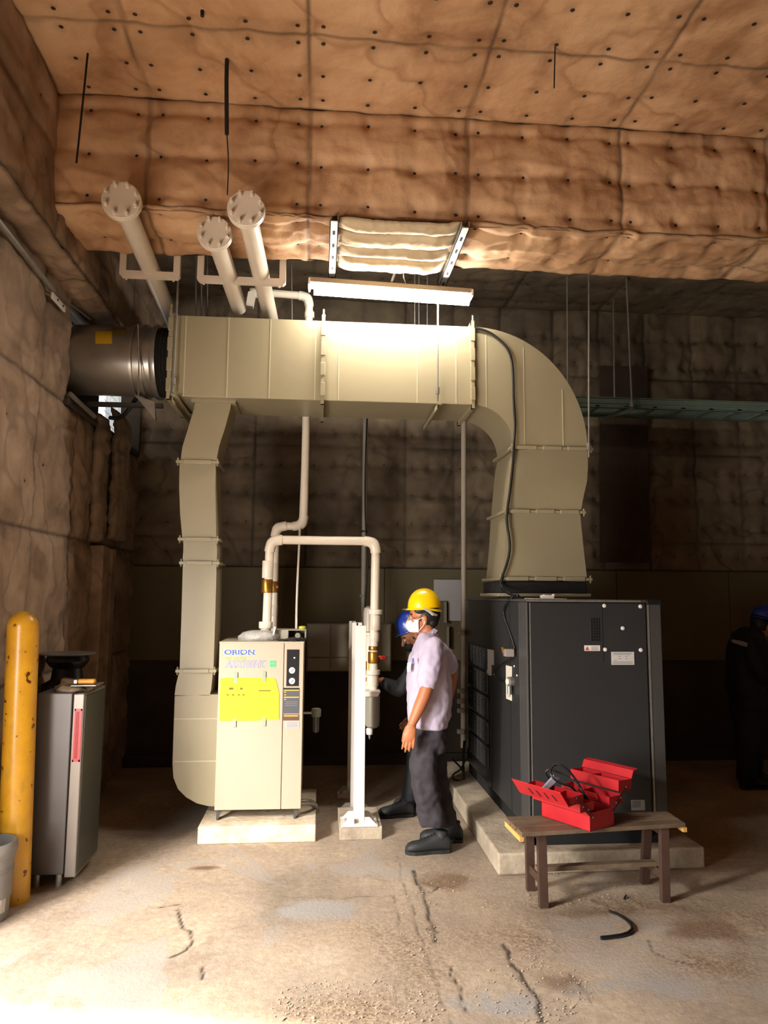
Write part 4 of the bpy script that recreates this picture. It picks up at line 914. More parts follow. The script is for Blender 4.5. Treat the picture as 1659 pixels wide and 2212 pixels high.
f2 = empty('line_filter', cc-Vector((0, 0, .3)), 'second pale grey filter housing half hidden behind the pipe', 'filter'); s.obj('cap', mat('filter_pale', 'a49b8f', .4), f2, smooth=True)
s = B(); s.cyl(cc-Vector((0, 0, .62)), cc-Vector((0, 0, .12)), .028, n=16); s.obj('pipe', M_pvc, f2, smooth=True)
s = B(); q = cc-Vector((0, .03, .19)); s.cyl(q+Vector((.0, -.06, 0)), q+Vector((0, -.02, 0)), .045, n=24); s.obj('gauge', M_white, f2, smooth=True)
s = B(); s.lathe([(.034, -.05), (.034, .05)], cc-Vector((0, 0, .4)), n=16); s.obj('brass_valve', M_brass, f2, smooth=True)
# ================================================================= COMPRESSOR
pl = B(); pl.prism([(1.085, 4.47, 0), (2.385, 4.50, 0), (2.40, 6.9, 0), (1.10, 6.9, 0)], (0, 0, .125))
o = pl.obj('concrete_plinth', M_concw); m_ = o.modifiers.new('bevel', 'BEVEL'); m_.width = .012; m_.segments = 2; o.data.materials.clear(); o.data.materials.append(M_conc)
tag(center_top(o), 'long low concrete plinth under the charcoal compressor', 'plinth')
cp = empty('air_compressor', (1.76, 5.5, .125), 'tall charcoal air compressor cabinet under the curved duct', 'machine')
CF, CB = 4.57, 6.50; CX0 = aY(1139, 1500, CF).x; CX1 = aY(1434, 1500, CF).x; CZT = 1.628
s = B(); s.box((CX0+.02, CF+.03, .125), (CX1-.02, CB-.02, .22)); s.obj('skid', M_dark, cp)
s = B(); s.box((CX0+.012, CF+.02, .215), (CX1-.01, CB, CZT-.012), .004); s.obj('body', M_char, cp)
s = B(); xk = aY(1405, 1500, CF).x; s.box((CX0+.0, CF-.004, CZT-.016), (xk-.01, CB, CZT), .003); s.obj('top_plate', M_char2, cp)
s = B(); s.box((CX0, CF-.008, CZT-.014), (aY(1383, 1292, CF).x, CF, CZT-.002)); s.obj('top_trim', M_galv, cp)
s = B(); s.box((xk-.01, CF-.012, CZT-.03), (CX1+.004, CF+.2, CZT+.002), .006); s.obj('corner_cap', M_black, cp)
# corner post, door, right frame
s = B(); s.box((CX0, CF, .215), (aY(1133.5, 1500, CF-.0).x if False else CX0+.012, CF+.16, CZT-.018), .003); s.obj('corner_post', M_char2, cp)
s = B(); xg = aY(1146, 1500, CF).x; xd = aY(1400, 1500, CF).x; s.box((xg, CF-.004, .225), (xd, CF+.03, CZT-.02), .005); door = s.obj('door', M_char, cp)
s = B(); s.box((CX0+.001, CF+.004, .22), (xg-.004, CF+.03, CZT-.02)); s.obj('gap', M_dark, cp)
s = B(); s.box((xg-.001, CF-.006, .225), (xg+.006, CF, CZT-.02)); s.obj('edge_trim', M_galv, cp)
s = B(); s.box((aY(1404, 1500, CF).x, CF-.007, .225), (aY(1407, 1500, CF).x, CF+.02, CZT-.02)); s.obj('edge_trim', M_galv, cp)
s = B(); s.box((aY(1408, 1500, CF).x, CF-.002, .215), (CX1, CF+.05, CZT-.02), .006); s.obj('frame_post', M_char2, cp)
s = B(); xs_ = aY(1302, 1400, CF).x; s.box((xs_, CF-.0055, aY(1302, 1430, CF).z), (xs_+.0025, CF-.003, CZT-.02)); s.obj('panel_joint', M_black, door)
# louvre
s = B(); a = aY(1275, 1335, CF); b = aY(1293, 1385, CF)
s.box((a.x, CF-.0055, b.z), (b.x, CF-.003, a.z)); lv = s.obj('vent', M_dark, door)
s = B()
for k in range(9):
    z = b.z+(a.z-b.z)*k/8; s.box((a.x, CF-.010, z-.002), (b.x, CF-.004, z+.002))
for k in range(4): x = a.x+(b.x-a.x)*k/3; s.box((x-.0015, CF-.010, b.z), (x+.0015, CF-.004, a.z))
s.obj('vent_slats', M_char, lv)
for px, py in ((1305, 1308.5), (1383, 1310), (1345, 1357), (1307, 1403), (1384, 1404)):
    c = aY(px, py, CF-.004); s = B(); s.lathe([(.013, 0), (.012, .006), (.006, .009)], c, (0, -1, 0), 16); s.obj('plug', M_paperw, door, smooth=True)
def cplate(x0, y0, x1, y1, m, name, par=None, t=.003):
    a = aY(x0, y0, CF-.004); b = aY(x1, y1, CF-.004); s = B(); s.box((a.x, CF-.004-t, b.z), (b.x, CF-.003, a.z)); return s.obj(name, m, par or door)
w1 = cplate(1262, 1394, 1296, 1406, M_paperw, 'warning_label')
s = B(); s.prism([aY(1264, 1404.5, CF-.008), aY(1273, 1404.5, CF-.008), aY(1268.5, 1396, CF-.008)], (0, .001, 0)); s.obj('warning_triangle', mat('tri_red', 'd04a2c', .5), w1)
s = B()
for y in (1397, 1399.5, 1402, 1404): a = aY(1277, y-.5, CF-.008); b = aY(1293, y+.5, CF-.008); s.box((a.x, CF-.008, b.z), (b.x, CF-.007, a.z))
s.obj('label_text', M_print, w1)
w2 = cplate(1320, 1408, 1370, 1436, mat('plate_silver', 'c8c6c4', .4), 'data_plate')
s = B()
for (x0, x1, y) in ((1324, 1366, 1411), (1326, 1362, 1413.5), (1336, 1342, 1418), (1351, 1356, 1418), (1336, 1342, 1423), (1351, 1356, 1423), (1327, 1333, 1426), (1323, 1367, 1430), (1323, 1367, 1433)):
    a = aY(x0, y-.5, CF-.008); b = aY(x1, y+.5, CF-.008); s.box((a.x, CF-.008, b.z), (b.x, CF-.007, a.z))
s.obj('label_text', M_print, w2)
w3 = cplate(1363, 1728, 1393, 1750, mat('plate_dim', '8f928c', .5), 'data_plate')
s = B()
for y in (1731, 1734, 1737, 1740, 1743): a = aY(1366, y-.5, CF-.008); b = aY(1384, y+.5, CF-.008); s.box((a.x, CF-.008, b.z), (b.x, CF-.007, a.z))
s.obj('label_text', M_char2, w3)
# lifting eye and bolts on the skid
s = B(); c = aY(1109, 1806, 4.62); c.x = CX0-.03; pts = [c+Vector((.032*math.cos(t), 0, .032*math.sin(t))) for t in np.linspace(0, 2*PI, 17)[:-1]]
s.tube(pts, .010, n=8, closed=True); s.box((c.x+.02, 4.60, .13), (CX0+.06, 4.64, .18)); s.obj('lifting_eye', M_blackg, cp)
s = B(); c = aY(1404, 1822, 4.57); s.lathe([(.022, 0), (.02, .01), (.008, .018)], (CX1-.12, CF+.02, .19), (0, -1, 0), 14); s.obj('skid_bolt', M_galv, cp)
# left flank: panels and grille
SX = CX0
def ySide(px, py=1500): return aX(px, py, SX).y
yA, yB_, yC = CF+.16, ySide(1062), ySide(1008)
s = B(); s.box((SX-.002, yA+.006, .225), (SX+.012, yB_-.006, CZT-.02), .003); s.obj('side_panel', M_char, cp)
ch_ = aX(1125, 1500, SX).y
s = B(); s.box((SX-.004, ySide(1104)-.003, .225), (SX, ySide(1104)+.003, CZT-.02)); s.obj('panel_joint', M_black, cp)
s = B(); s.box((SX-.0, yB_+.02, .225), (SX+.012, min(yC, CB), CZT-.02), .003); gpn = s.obj('grille_panel', M_blackg, cp)
s = B(); s.box((SX-.003, yB_-.004, .225), (SX+.01, yB_+.03, CZT-.02)); s.obj('gap', M_dark, cp)
ya, yb = yB_+.10, min(yC, CB)-.12
for k in range(5):
    z1 = 1.235-k*.185; z0 = z1-.150; s = B()
    s.box((SX-.005, ya, z0), (SX-.001, yb, z1)); g1 = s.obj('vent', M_dark, gpn)
    s = B()
    for i in range(13): z = z0+(z1-z0)*i/12; s.box((SX-.013, ya, z-.0022), (SX-.003, yb, z+.0022))
    for i in range(7): y = ya+(yb-ya)*i/6; s.box((SX-.012, y-.004, z0), (SX-.003, y+.004, z1))
    s.obj('vent_slats', M_char2, g1)
def splate(poly, m, name, t=.003, par=None):
    s = B(); s.prism([aX(x, y, SX-.004) for x, y in poly], (-t, 0, 0)); return s.obj(name, m, par or cp)
sl = splate([(1052.5, 1401.5), (1067, 1405), (1067, 1437), (1062, 1436), (1062, 1460), (1052.5, 1457)], M_paper, 'side_label')
sp = splate([(1093.5, 1437), (1106, 1440), (1106, 1514), (1094, 1509)], mat('plate_cream', 'e2dcc8', .5), 'regulator_plate')
c = aX(1100, 1472, SX-.03); s = B(); s.lathe([(.014, 0), (.03, .004), (.032, .035), (.022, .04)], c+Vector((.028, 0, 0)), (-1, -.25, 0), 20); s.cyl(c+Vector((0, 0, -.03)), c+Vector((0, 0, -.085)), .014, n=12); s.cyl(c+Vector((0, 0, -.085)), c+Vector((0, 0, -.1)), .006, n=8); s.obj('regulator', M_galv, sp, smooth=True)
s = B(); s.cyl(c+Vector((-.013, -.005, 0)), c+Vector((-.016, -.006, 0)), .02, n=18); s.obj('regulator_gauge', M_white, sp)
c = aX(1099, 1410, SX-.05); s = B(); s.box(c-Vector((.03, .028, .024)), c+Vector((.03, .028, .024)), .003); sv = s.obj('solenoid', mat('solenoid_grey', '8f8682', .5), cp)
s = B(); s.cyl(c+Vector((0, .02, .0)), c+Vector((0, .13, .01)), .009, n=10); s.cyl(c+Vector((0, .09, .02)), c+Vector((0, .09, -.03)), .011, n=8); s.cyl(c+Vector((0, .16, .025)), c+Vector((0, .16, -.015)), .014, .004, n=12); s.obj('solenoid_valve', M_brass, sv)
for px, py in ((1111, 1439), (1117, 1459)): s = B(); q = aX(px, py, SX-.002); s.ell(q, (.006, .007, .007)); s.obj('screw', M_paperw, cp)
s = B(); s.tube([aX(1104, 1423, SX-.03), aX(1085, 1433, SX-.03), aX(1066, 1448, SX-.03), aX(1068, 1464, SX-.03), aX(1082, 1471, SX-.03), aX(1097, 1472, SX-.04)], .005, n=8, smooth=3)
s.obj('air_tube', M_blackg, cp)
# black hoses bundled at the rear foot
s = B(); s.tube([aY(975, 1638, 6.3), aY(990, 1652, 6.3), aY(1000, 1664, 6.28), aY(1004, 1680, 6.25), aY(996, 1688, 6.2), aY(978, 1684, 6.15), aY(978, 1672, 6.15), aY(995, 1664, 6.2), aY(1006, 1640, 6.25)], .008, n=8, smooth=3)
s.tube([aY(1003, 1600, 6.35), aY(1000, 1650, 6.3), aY(1004, 1700, 6.2)], .010, n=8, smooth=2)
tag(center_top(s.obj('black_cable', M_black)), 'black cable loop lying on the floor at the rear foot of the compressor', 'cable')
s = B(); s.tube([aY(800, 1770, 5.4), aY(820, 1762, 5.5), aY(850, 1748, 5.7), aY(880, 1742, 5.9)], .008, n=8); 
for v in s.bm.verts: v.co.z = max(v.co.z, .001)
del s
# black control cable from duct top to the compressor side
cable_pts = [(1021, 709), (1040, 711), (1060, 719), (1080, 735), (1097, 753), (1106, 778), (1109, 820), (1109, 860), (1112, 900), (1113, 920), (1110, 960), (1108, 1000), (1103, 1050), (1096, 1100), (1094, 1130), (1101, 1165), (1101, 1195), (1093, 1225), (1083, 1250), (1081, 1268)]
s = B(); P = [aY(x, y, DY0-.02-(.02 if 940 < y < 990 or y > 1090 else 0)) for x, y in cable_pts]
P += [Vector((P[-1].x+.02, 5.1, 1.66)), Vector((P[-1].x+.03, 4.85, 1.645)), aX(1113, 1283, SX+.03), aX(1097, 1300, SX-.01), aX(1087, 1318, SX-.012), aX(1090, 1340, SX-.012), aX(1099, 1362, SX-.012), aX(1107, 1385, SX-.012), aX(1111, 1402, SX-.02)]
s.tube(P, .0095, n=10, smooth=2); cbl = s.obj('black_cable', M_black, smooth='all'); tag(center_top(cbl), 'long black cable hanging down the face of the curved duct to the compressor', 'cable')
# paper bits on top of the compressor
s = B(); a = aY(1143, 1283, 4.75); b = aY(1209, 1281, 4.8); s.box((a.x, 4.66, CZT+.001), (b.x, 4.86, CZT+.006)); o = tag(center_top(s.obj('folded_paper', M_paperw)), 'flat white paper lying on top of the compressor edge', 'paper')
s = B(); a = aY(1169, 1272, 4.72); b = aY(1194, 1279, 4.72); zz = CZT+.006; s.prism([(a.x, 4.7, zz), (b.x, 4.7, zz), (b.x+.006, 4.7, zz+.026), (b.x-.004, 4.7, zz+.018), (a.x+.02, 4.7, zz+.022), (a.x-.006, 4.7, zz+.014)], (.004, .05, .003)); tag(center_top(s.obj('crumpled_tissue', M_paperw)), 'small crumpled white tissue on the paper on the compressor', 'tissue')

# ================================================================= CABLE TRAY at right
ty = 6.55; tr = empty('cable_tray', aY(1452, 880, ty), 'long pale green ladder cable tray running right from behind the duct elbow', 'tray')
a = aY(1180, 866, ty); xe = 6.1; z = a.z
for dy in (0, .34):
    s = B(); s.box((a.x, ty+dy, z-.05), (xe, ty+dy+.006, z+.05)); s.box((a.x, ty+dy-.02, z+.044), (xe, ty+dy+.02, z+.05)); s.box((a.x, ty+dy-.02, z-.05), (xe, ty+dy+.02, z-.044)); s.box((a.x, ty+dy-.012, z-.008), (xe, ty+dy+.006, z+.008)); s.obj('side_rail', M_tray, tr)
for k in range(14):
    s = B(); x = a.x+.2+k*.28; s.box((x, ty, z-.045), (x+.04, ty+.34, z-.025)); s.obj('rung', M_tray, tr)
for (x0, y0, x1, y1, Y, lb_) in ((1325, 655, 1328, 905, ty+.40, 'rod behind the cable tray, left of the leaning one'), (1353, 600, 1366, 893, ty-.05, 'slightly leaning rod in front of the cable tray')):
    rod(x0, y0, x1, y1, Y, .009, lb_, group='cable tray hangers', zt=4.68 if x0 < 1340 else None)
s = B(); a = aY(1325, 897, ty+.3); b = aY(1366, 875, ty-.06); s.tube([Vector((b.x-.14, ty+.3, z-.075)), Vector((b.x, ty-.08, z-.075))], .018, n=4); tag(center_top(s.obj('tray_bracket', M_tray)), 'short angle bracket under the cable tray at the leaning rod', 'bracket')

# ================================================================= BENCH
ZBN = .425
tl = [aZ(1090, 1764, ZBN), aZ(1124, 1799, ZBN), aZ(1484, 1778, ZBN), aZ(1440, 1752, ZBN)]   # back-left, front-left, front-right, back-right
bn = empty('wooden_bench', (1.56, 4.13, 0), 'low brown wooden bench carrying the open red toolbox', 'bench')
BL, FL, FR_, BR = tl
FL = Vector((FL.x, FL.y, ZBN)); 
def q2(u, v): return (BL*(1-u)+BR*u)*(1-v)+(FL*(1-u)+FR_*u)*v
for k in range(3):
    v0, v1 = k/3+.028*(k>0), (k+1)/3-.028*(k<2); s = B()
    s.prism([q2(0.0+(.004*k), v0), q2(0.004*k, v1), q2(1-.004*k, v1), q2(1-.004*k, v0)], (0, 0, -.022)); s.obj('plank', M_wood, bn, bevel=.003)
for u0, u1 in ((-.001, .022), (.978, 1.001)):
    s = B(); off = Vector((0, 0, -.0225)); s.prism([q2(u0, .02)+off, q2(u0, .98)+off, q2(u1, .98)+off, q2(u1, .02)+off], (0, 0, -.026)); s.obj('end_batten', M_wend, bn)
ft = {'fl': aZ(1174, 1960, 0), 'bl': aZ(1146, 1923, 0), 'fr': aZ(1437, 1948, 0), 'br': aZ(1392, 1908, 0)}
tp_ = {'fl': q2(.14, .80), 'bl': q2(.135, .12), 'fr': q2(.872, .85), 'br': q2(.86, .15)}
for k in ft:
    s = B(); f = ft[k]; t = tp_[k]-Vector((0, 0, .024)); h = .024; d = .017
    s.skin([[s.bm.verts.new(c+Vector((sx*h, sy*d, 0))) for sx, sy in ((-1, -1), (1, -1), (1, 1), (-1, 1))] for c in (f, t)], True); s.obj('leg', M_woodl, bn, bevel=.002)
def mid_(k, z): t = z/(ZBN); return ft[k].lerp(tp_[k], t)
def bar(a, b, h, wd, name, m=M_woodl):
    s = B(); d_ = (b-a).normalized(); n_ = Vector((-d_.y, d_.x, 0)).normalized()*wd; u_ = Vector((0, 0, h))
    s.skin([[s.bm.verts.new(p) for p in (c-n_-u_, c+n_-u_, c+n_+u_, c-n_+u_)] for c in (a, b)], True); return s.obj(name, m, bn, bevel=.002)
bar(mid_('fl', .135), mid_('bl', .135), .022, .010, 'side_stretcher'); bar(mid_('fr', .135), mid_('br', .135), .022, .010, 'side_stretcher')
bar((mid_('fl', .17)+mid_('bl', .17))/2, (mid_('fr', .17)+mid_('br', .17))/2, .012, .025, 'long_stretcher', M_wood)
for a, b in (('fl', 'bl'), ('fr', 'br')): bar(mid_(a, .375), mid_(b, .375), .022, .010, 'top_rail')

# ================================================================= TOOLBOX
TZ = ZBN+.002
NC, LC, RC = aZ(1275, 1797, TZ), aZ(1184, 1767, TZ), aZ(1337, 1786, TZ)
ax_l = (LC-NC); Lt = ax_l.length; ax_l.normalize(); ax_w = Vector((-ax_l.y, ax_l.x, 0))
if ax_w.dot(RC-NC) < 0: ax_w = -ax_w
Lt = .335; Wt = .20
tb = empty('toolbox', NC+ax_l*Lt/2+ax_w*Wt/2, 'open red cantilever metal toolbox standing on the wooden bench', 'toolbox')
def T(l, w_, z): return NC+ax_l*l+ax_w*w_+Vector((0, 0, z))
def tray(w0, w1, z0, z1, name, tilt=0.0, lid=None, m=(M_redp, M_redsh), div=()):
    """open sheet-metal trough; l runs over the box length"""
    s = B(); th = .003
    def P4(a, b, z): return a, b, z
    cw, cz = (w0+w1)/2, z0
    def R(w_, z): dw, dz = w_-cw, z-cz; return cw+dw*math.cos(tilt)-dz*math.sin(tilt), cz+dw*math.sin(tilt)+dz*math.cos(tilt)
    def plate_(pts, off):
        s.prism(pts, off)
    def q(l, w_, z): ww, zz = R(w_, z); return T(l, ww, zz)
    n1 = q(0, w0+th, z0)-q(0, w0, z0); up = q(0, w0, z0+th)-q(0, w0, z0)
    plate_([q(0, w0, z0), q(0, w0, z1), q(Lt, w0, z1), q(Lt, w0, z0)], n1)
    plate_([q(0, w1, z0), q(0, w1, z1), q(Lt, w1, z1), q(Lt, w1, z0)], -n1)
    plate_([q(0, w0, z0), q(0, w1, z0), q(Lt, w1, z0), q(Lt, w0, z0)], up)
    for l in (0, Lt-th): plate_([q(l, w0, z0), q(l, w1, z0), q(l, w1, z1), q(l, w0, z1)], ax_l*th)
    for l in div: plate_([q(l, w0, z0), q(l, w1, z0), q(l, w1, z1-.006), q(l, w0, z1-.006)], ax_l*th)
    o = s.obj(name, m[0], tb, bevel=0)
    if lid:
        s = B(); (wa, za), (wb, zb), (wc, zc) = lid
        pA = [T(-.004, wa, za), T(-.004, wb, zb), T(Lt+.004, wb, zb), T(Lt+.004, wa, za)]; nn = (pA[1]-pA[0]).cross(ax_l).normalized()*.0025
        s.prism(pA, nn)
        pB = [T(-.004, wb, zb), T(-.004, wc, zc), T(Lt+.004, wc, zc), T(Lt+.004, wb, zb)]; s.prism(pB, nn); s.obj('lid', m[0], o)
    return o
tray(0, Wt, 0, .092, 'base_box')
tray(-.075, .035, .105, .148, 'tray', .0, div=(.13,))
tray(Wt-.035, Wt+.075, .105, .150, 'tray', .0, div=(.2,))
tray(-.155, -.045, .155, .195, 'tray', .08, lid=((-.158, .150), (-.166, .152), (-.228, .232)), div=(.11, .22))
tray(Wt+.045, Wt+.155, .165, .222, 'tray', -.05, lid=((Wt+.155, .222), (Wt+.175, .262), (Wt+.215, .268)), div=(.2,))
s = B()
for k in range(4):
    l0 = .06+k*.055; n_ = Vector((0, 0, 1))
    q0, q1 = Vector((0, 0, 0)), 0
    for (wv, zv) in ((-.180, .170),):
        c = T(l0, wv, zv); dd = (T(0, -.228, .232)-T(0, -.166, .152)).normalized(); nn = dd.cross(ax_l).normalized()
        nn = nn if nn.dot(Vector((0, -1, 0))) > 0 else -nn
        s.prism([c-ax_l*.004+nn*.0035, c+ax_l*.004+nn*.0035, c+ax_l*.016+dd*.04+nn*.0035, c+ax_l*.008+dd*.04+nn*.0035], nn*.001)
s.obj('lid_slots', M_dark, tb)
# folding arms with rivets on the near end
for sgn, w_ in ((-1, 0.02), (1, Wt-.02)):
    for k, (wA, zA, wB, zB_) in enumerate(((w_, .07, w_+sgn*.075, .135), (w_+sgn*.035, .115, w_+sgn*.125, .185))):
        for dl in (-.004, Lt+.002):
            s = B(); a = T(dl, wA, zA); b = T(dl, wB, zB_); d_ = (b-a).normalized(); n_ = d_.cross(ax_l).normalized()*.010
            s.prism([a-n_, a+n_, b+n_, b-n_], ax_l*.002); arm = s.obj('arm', M_redsh, tb)
            if dl < 0:
                s = B(); s.cyl(a-ax_l*.003, a, .004, n=8); s.cyl(b-ax_l*.003, b, .004, n=8); s.obj('rivet', M_galv, arm)
s = B(); s.tube([T(.03, .05, .1), T(.05, .06, .16), T(.25, .06, .17), T(.29, .05, .1)], .005, n=8, smooth=2); s.obj('handle', M_redsh, tb)
# things lying in it
s = B(); s.tube([T(.06, .07, .06), aY(1262, 1715, 3.95), aY(1240, 1677, 3.98), aY(1215, 1652, 4.0), aY(1198, 1650, 4.02), aY(1188, 1664, 4.0), aY(1192, 1680, 3.98), aY(1213, 1694, 3.96), aY(1240, 1700, 3.94), T(.10, .10, .07)], .006, n=8, smooth=3)
s.tube([T(.25, .06, .08), aY(1190, 1686, 4.05), aY(1176, 1668, 4.06), aY(1186, 1660, 4.05), aY(1215, 1672, 4.02), aY(1245, 1690, 3.98), aY(1268, 1722, 3.93), T(.05, .12, .05)], .005, n=8, smooth=3)
tag(center_top(s.obj('black_hose', M_blackg, smooth='all')), 'coiled black air hose sticking up out of the open red toolbox', 'hose')
s = B(); s.prism([aY(1170, 1705, 4.0), aY(1198, 1674, 4.0), aY(1210, 1682, 4.0), aY(1183, 1708, 4.0)], (0, .02, 0)); tag(center_top(s.obj('grey_pouch', mat('pouch_grey', '9a95a4', .4, 0, .25, 30), bevel=.003)), 'grey silvery pouch standing in the red toolbox tray', 'pouch')
s = B(); c = T(.10, .03, .16); s.cyl(c, c+Vector((.02, 0, -.03)), .009, n=8); s.cyl(c+Vector((-.02, 0, .004)), c+Vector((.02, 0, .006)), .006, n=6); tag(center_top(s.obj('brass_fitting', M_brass)), 'small brass fitting lying on the red toolbox tray', 'fitting')
# ================================================================= HOSE ON FLOOR, bits
s = B(); pts = [(1316, 1968), (1335, 1975), (1352, 1986), (1364, 1998), (1366, 2008), (1357, 2016), (1340, 2021), (1318, 2024), (1298, 2026)]
P = [aZ(x, y, .010) for x, y in pts]; s.tube(P, [.007, .007, .0075, .008, .009, .009, .009, .009, .009], n=10, smooth=0)
tag(center_top(s.obj('black_hose', M_blackg, smooth=True)), 'curved piece of black hose lying on the floor before the bench', 'hose')
s = B(); s.tube([aZ(1348, 1942, .006), aZ(1352, 1934, .012)], .005, n=6); tag(center_top(s.obj('scrap_bit', M_black)), 'tiny dark scrap on the floor under the bench right half', 'scrap')
s = B(); s.tube([aZ(800, 1773, .008), aZ(835, 1762, .008), aZ(880, 1750, .008), aZ(905, 1741, .008)], .010, n=6); tag(center_top(s.obj('black_cable', M_black)), 'black cable on the floor between the white post and the walking boot', 'cable')
def gravel(cx, cy, rx, ry, n, seed, label):
    rnd = random.Random(seed); s = B()
    for _ in range(n):
        r_, a_ = math.sqrt(rnd.random()), rnd.random()*2*PI; p = aZ(cx+rx*r_*math.cos(a_), cy+ry*r_*math.sin(a_), 0); q = rnd.choice([.0014, .002, .002, .003, .0042])*(1.4 if rnd.random() < .06 else 1)
        k = bmesh.ops.create_icosphere(s.bm, subdivisions=1, radius=1)
        for v in k['verts']: v.co = Vector((p.x+v.co.x*q*1.3*(.8+.4*rnd.random()), p.y+v.co.y*q*(.8+.4*rnd.random()), q*.5+v.co.z*q*.7))
    tag(s.obj('gravel', mat('gravel_'+str(seed), 'a89884', .9, 0, 0, 60, col2='84766a')), label, 'gravel', kind='stuff')
gravel(770, 2175, 190, 60, 600, 1, 'loose grey gravel at the bottom edge left of the middle')
gravel(1150, 2140, 130, 75, 350, 2, 'thin scatter of grit along the floor crack right of the middle')
gravel(1110, 1925, 260, 40, 260, 3, 'grit scattered under the bench and before the plinth')
gravel(905, 1990, 70, 80, 160, 4, 'grit beside the forked floor crack in front of the man')

# ================================================================= LEFT SIDE: cabinet, bollard, bucket, pedestal
cb_ = empty('steel_cabinet', (-1.55, 4.7, 0), 'dark grey steel cabinet with a long red handle beside the yellow bollard', 'cabinet')
KZ = 1.075; kx1 = aY(168, 1700, 4.45).x; kx0 = kx1-.25; KF = 4.45; KB = 4.86
# the door faces right (+X)
s = B(); s.box((kx0, KF, .075), (kx1-.055, KB, KZ), .006); s.obj('body', mat('cabinet_dark', '5a5656', .42, .3, .12, 2), cb_)
s = B(); s.box((kx1-.05, KF-.002, .06), (kx1+.012, KB, KZ-.005), .006); kd = s.obj('door', mat('cabinet_door', '7d7670', .38, .35, .1, 3), cb_)
s = B(); s.box((kx1+.0115, KF+.012, .08), (kx1+.016, KB-.012, KZ-.02)); s.obj('door_skin', mat('cabinet_skin', '46463f', .35, .3, .1, 3), kd)
hx0, hx1 = kx1-.034, kx1+.000
s = B(); zt_, zb_ = KZ-.09, KZ-.385
s.box((hx0-.004, KF-.006, zb_), (hx0+.003, KF, zt_)); s.box((hx1-.003, KF-.006, zb_), (hx1+.004, KF, zt_)); s.box((hx0-.004, KF-.006, zt_-.01), (hx1+.004, KF, zt_)); s.box((hx0-.004, KF-.006, zb_), (hx1+.004, KF, zb_+.012)); s.box((hx0, KF-.004, zb_), (hx1, KF-.001, zt_)); hd_ = s.obj('handle', mat('handle_red', 'd42a34', .4), kd)
s = B(); s.box((hx0+.006, KF-.0062, zb_+.018), (hx1-.012, KF-.004, zt_-.016)); s.obj('handle_recess', mat('handle_dark', '8f0e1a', .5), hd_)
for (x, y) in ((kx1-.09, KF+.04), (kx0+.04, KF+.04), (kx1-.09, KB-.05), (kx0+.04, KB-.05)): s = B(); s.cyl((x, y, 0), (x, y, .08), .016, n=14); s.obj('foot', M_galv, cb_)
s = B(); rg = []
c = Vector((kx1-.10, KF+.14, KZ))
for i0, (t, f) in enumerate(((-.004, 1.0), (.012, 1.02), (.022, .8), (.030, .5), (.028, .2))):
    rg.append([s.bm.verts.new((c.x+.105*f*math.cos(a)*(1+.12*math.sin(3*a)), c.y+.10*f*math.sin(a)*(1+.1*math.cos(5*a)), KZ+t+(.007*math.sin(5*a)+.004*math.sin(9*a+i0))*f)) for a in np.linspace(0, 2*PI, 31)[:-1]])
s.skin(rg, True); tag(center_top(s.obj('work_gloves', mat('glove_cloth', 'a08c76', .9, 0, .3, 50, .6, 90), smooth='all')), 'rumpled beige work gloves on top of the steel cabinet', 'gloves')
s = B(); s.box((kx1-.09, KF+.06, KZ+.03), (kx1+.055, KF+.22, KZ+.036), .002); tag(center_top(s.obj('metal_tray', M_galv)), 'thin shiny metal plate under the orange brush on the cabinet', 'plate')
br = empty('brush', (kx1-.03, KF+.12, KZ+.037), 'wire brush with an orange handle lying on the steel cabinet', 'brush')
z_ = KZ+.052; s = B(); s.box((kx1-.065, KF+.10, z_-.014), (kx1+.035, KF+.14, z_+.014), .010); s.obj('handle', mat('brush_orange', 'e89a2c', .4), br)
s = B(); s.box((kx1-.085, KF+.095, z_-.012), (kx1-.063, KF+.145, z_+.012), .003); s.obj('ferrule', M_galv, br)
s = B(); s.prism([(kx1-.085, KF+.095, z_-.012), (kx1-.085, KF+.095, z_+.012), (kx1-.15, KF+.09, z_+.020), (kx1-.16, KF+.09, z_-.010)], (0, .05, 0)); s.obj('bristles', mat('bristle', '6a5236', .9, 0, .4, 80, .8, 200), br)
bo = empty('bollard', (-1.62, 4.27, 0), 'scratched yellow round-topped steel bollard at the left edge', 'bollard')
b0 = aZ(28, 1956, 0); bx = b0.x; byy = 4.30; R = .083; topz = 1.545
s = B(); prof = [(R, 0), (R, topz-R)]+[(R*math.cos(t), topz-R+R*math.sin(t)) for t in np.linspace(.12, PI/2-.01, 9)]
lean = aY(45, 1400, byy).x-aY(28, 1900, byy).x
s.lathe(prof, (0, 0, 0), n=40)
for v in s.bm.verts: v.co = Vector((v.co.x+aY(28, 1950, byy).x+lean*v.co.z/1.4, v.co.y+byy, v.co.z))
s.obj('post', M_bol, bo, smooth=True)
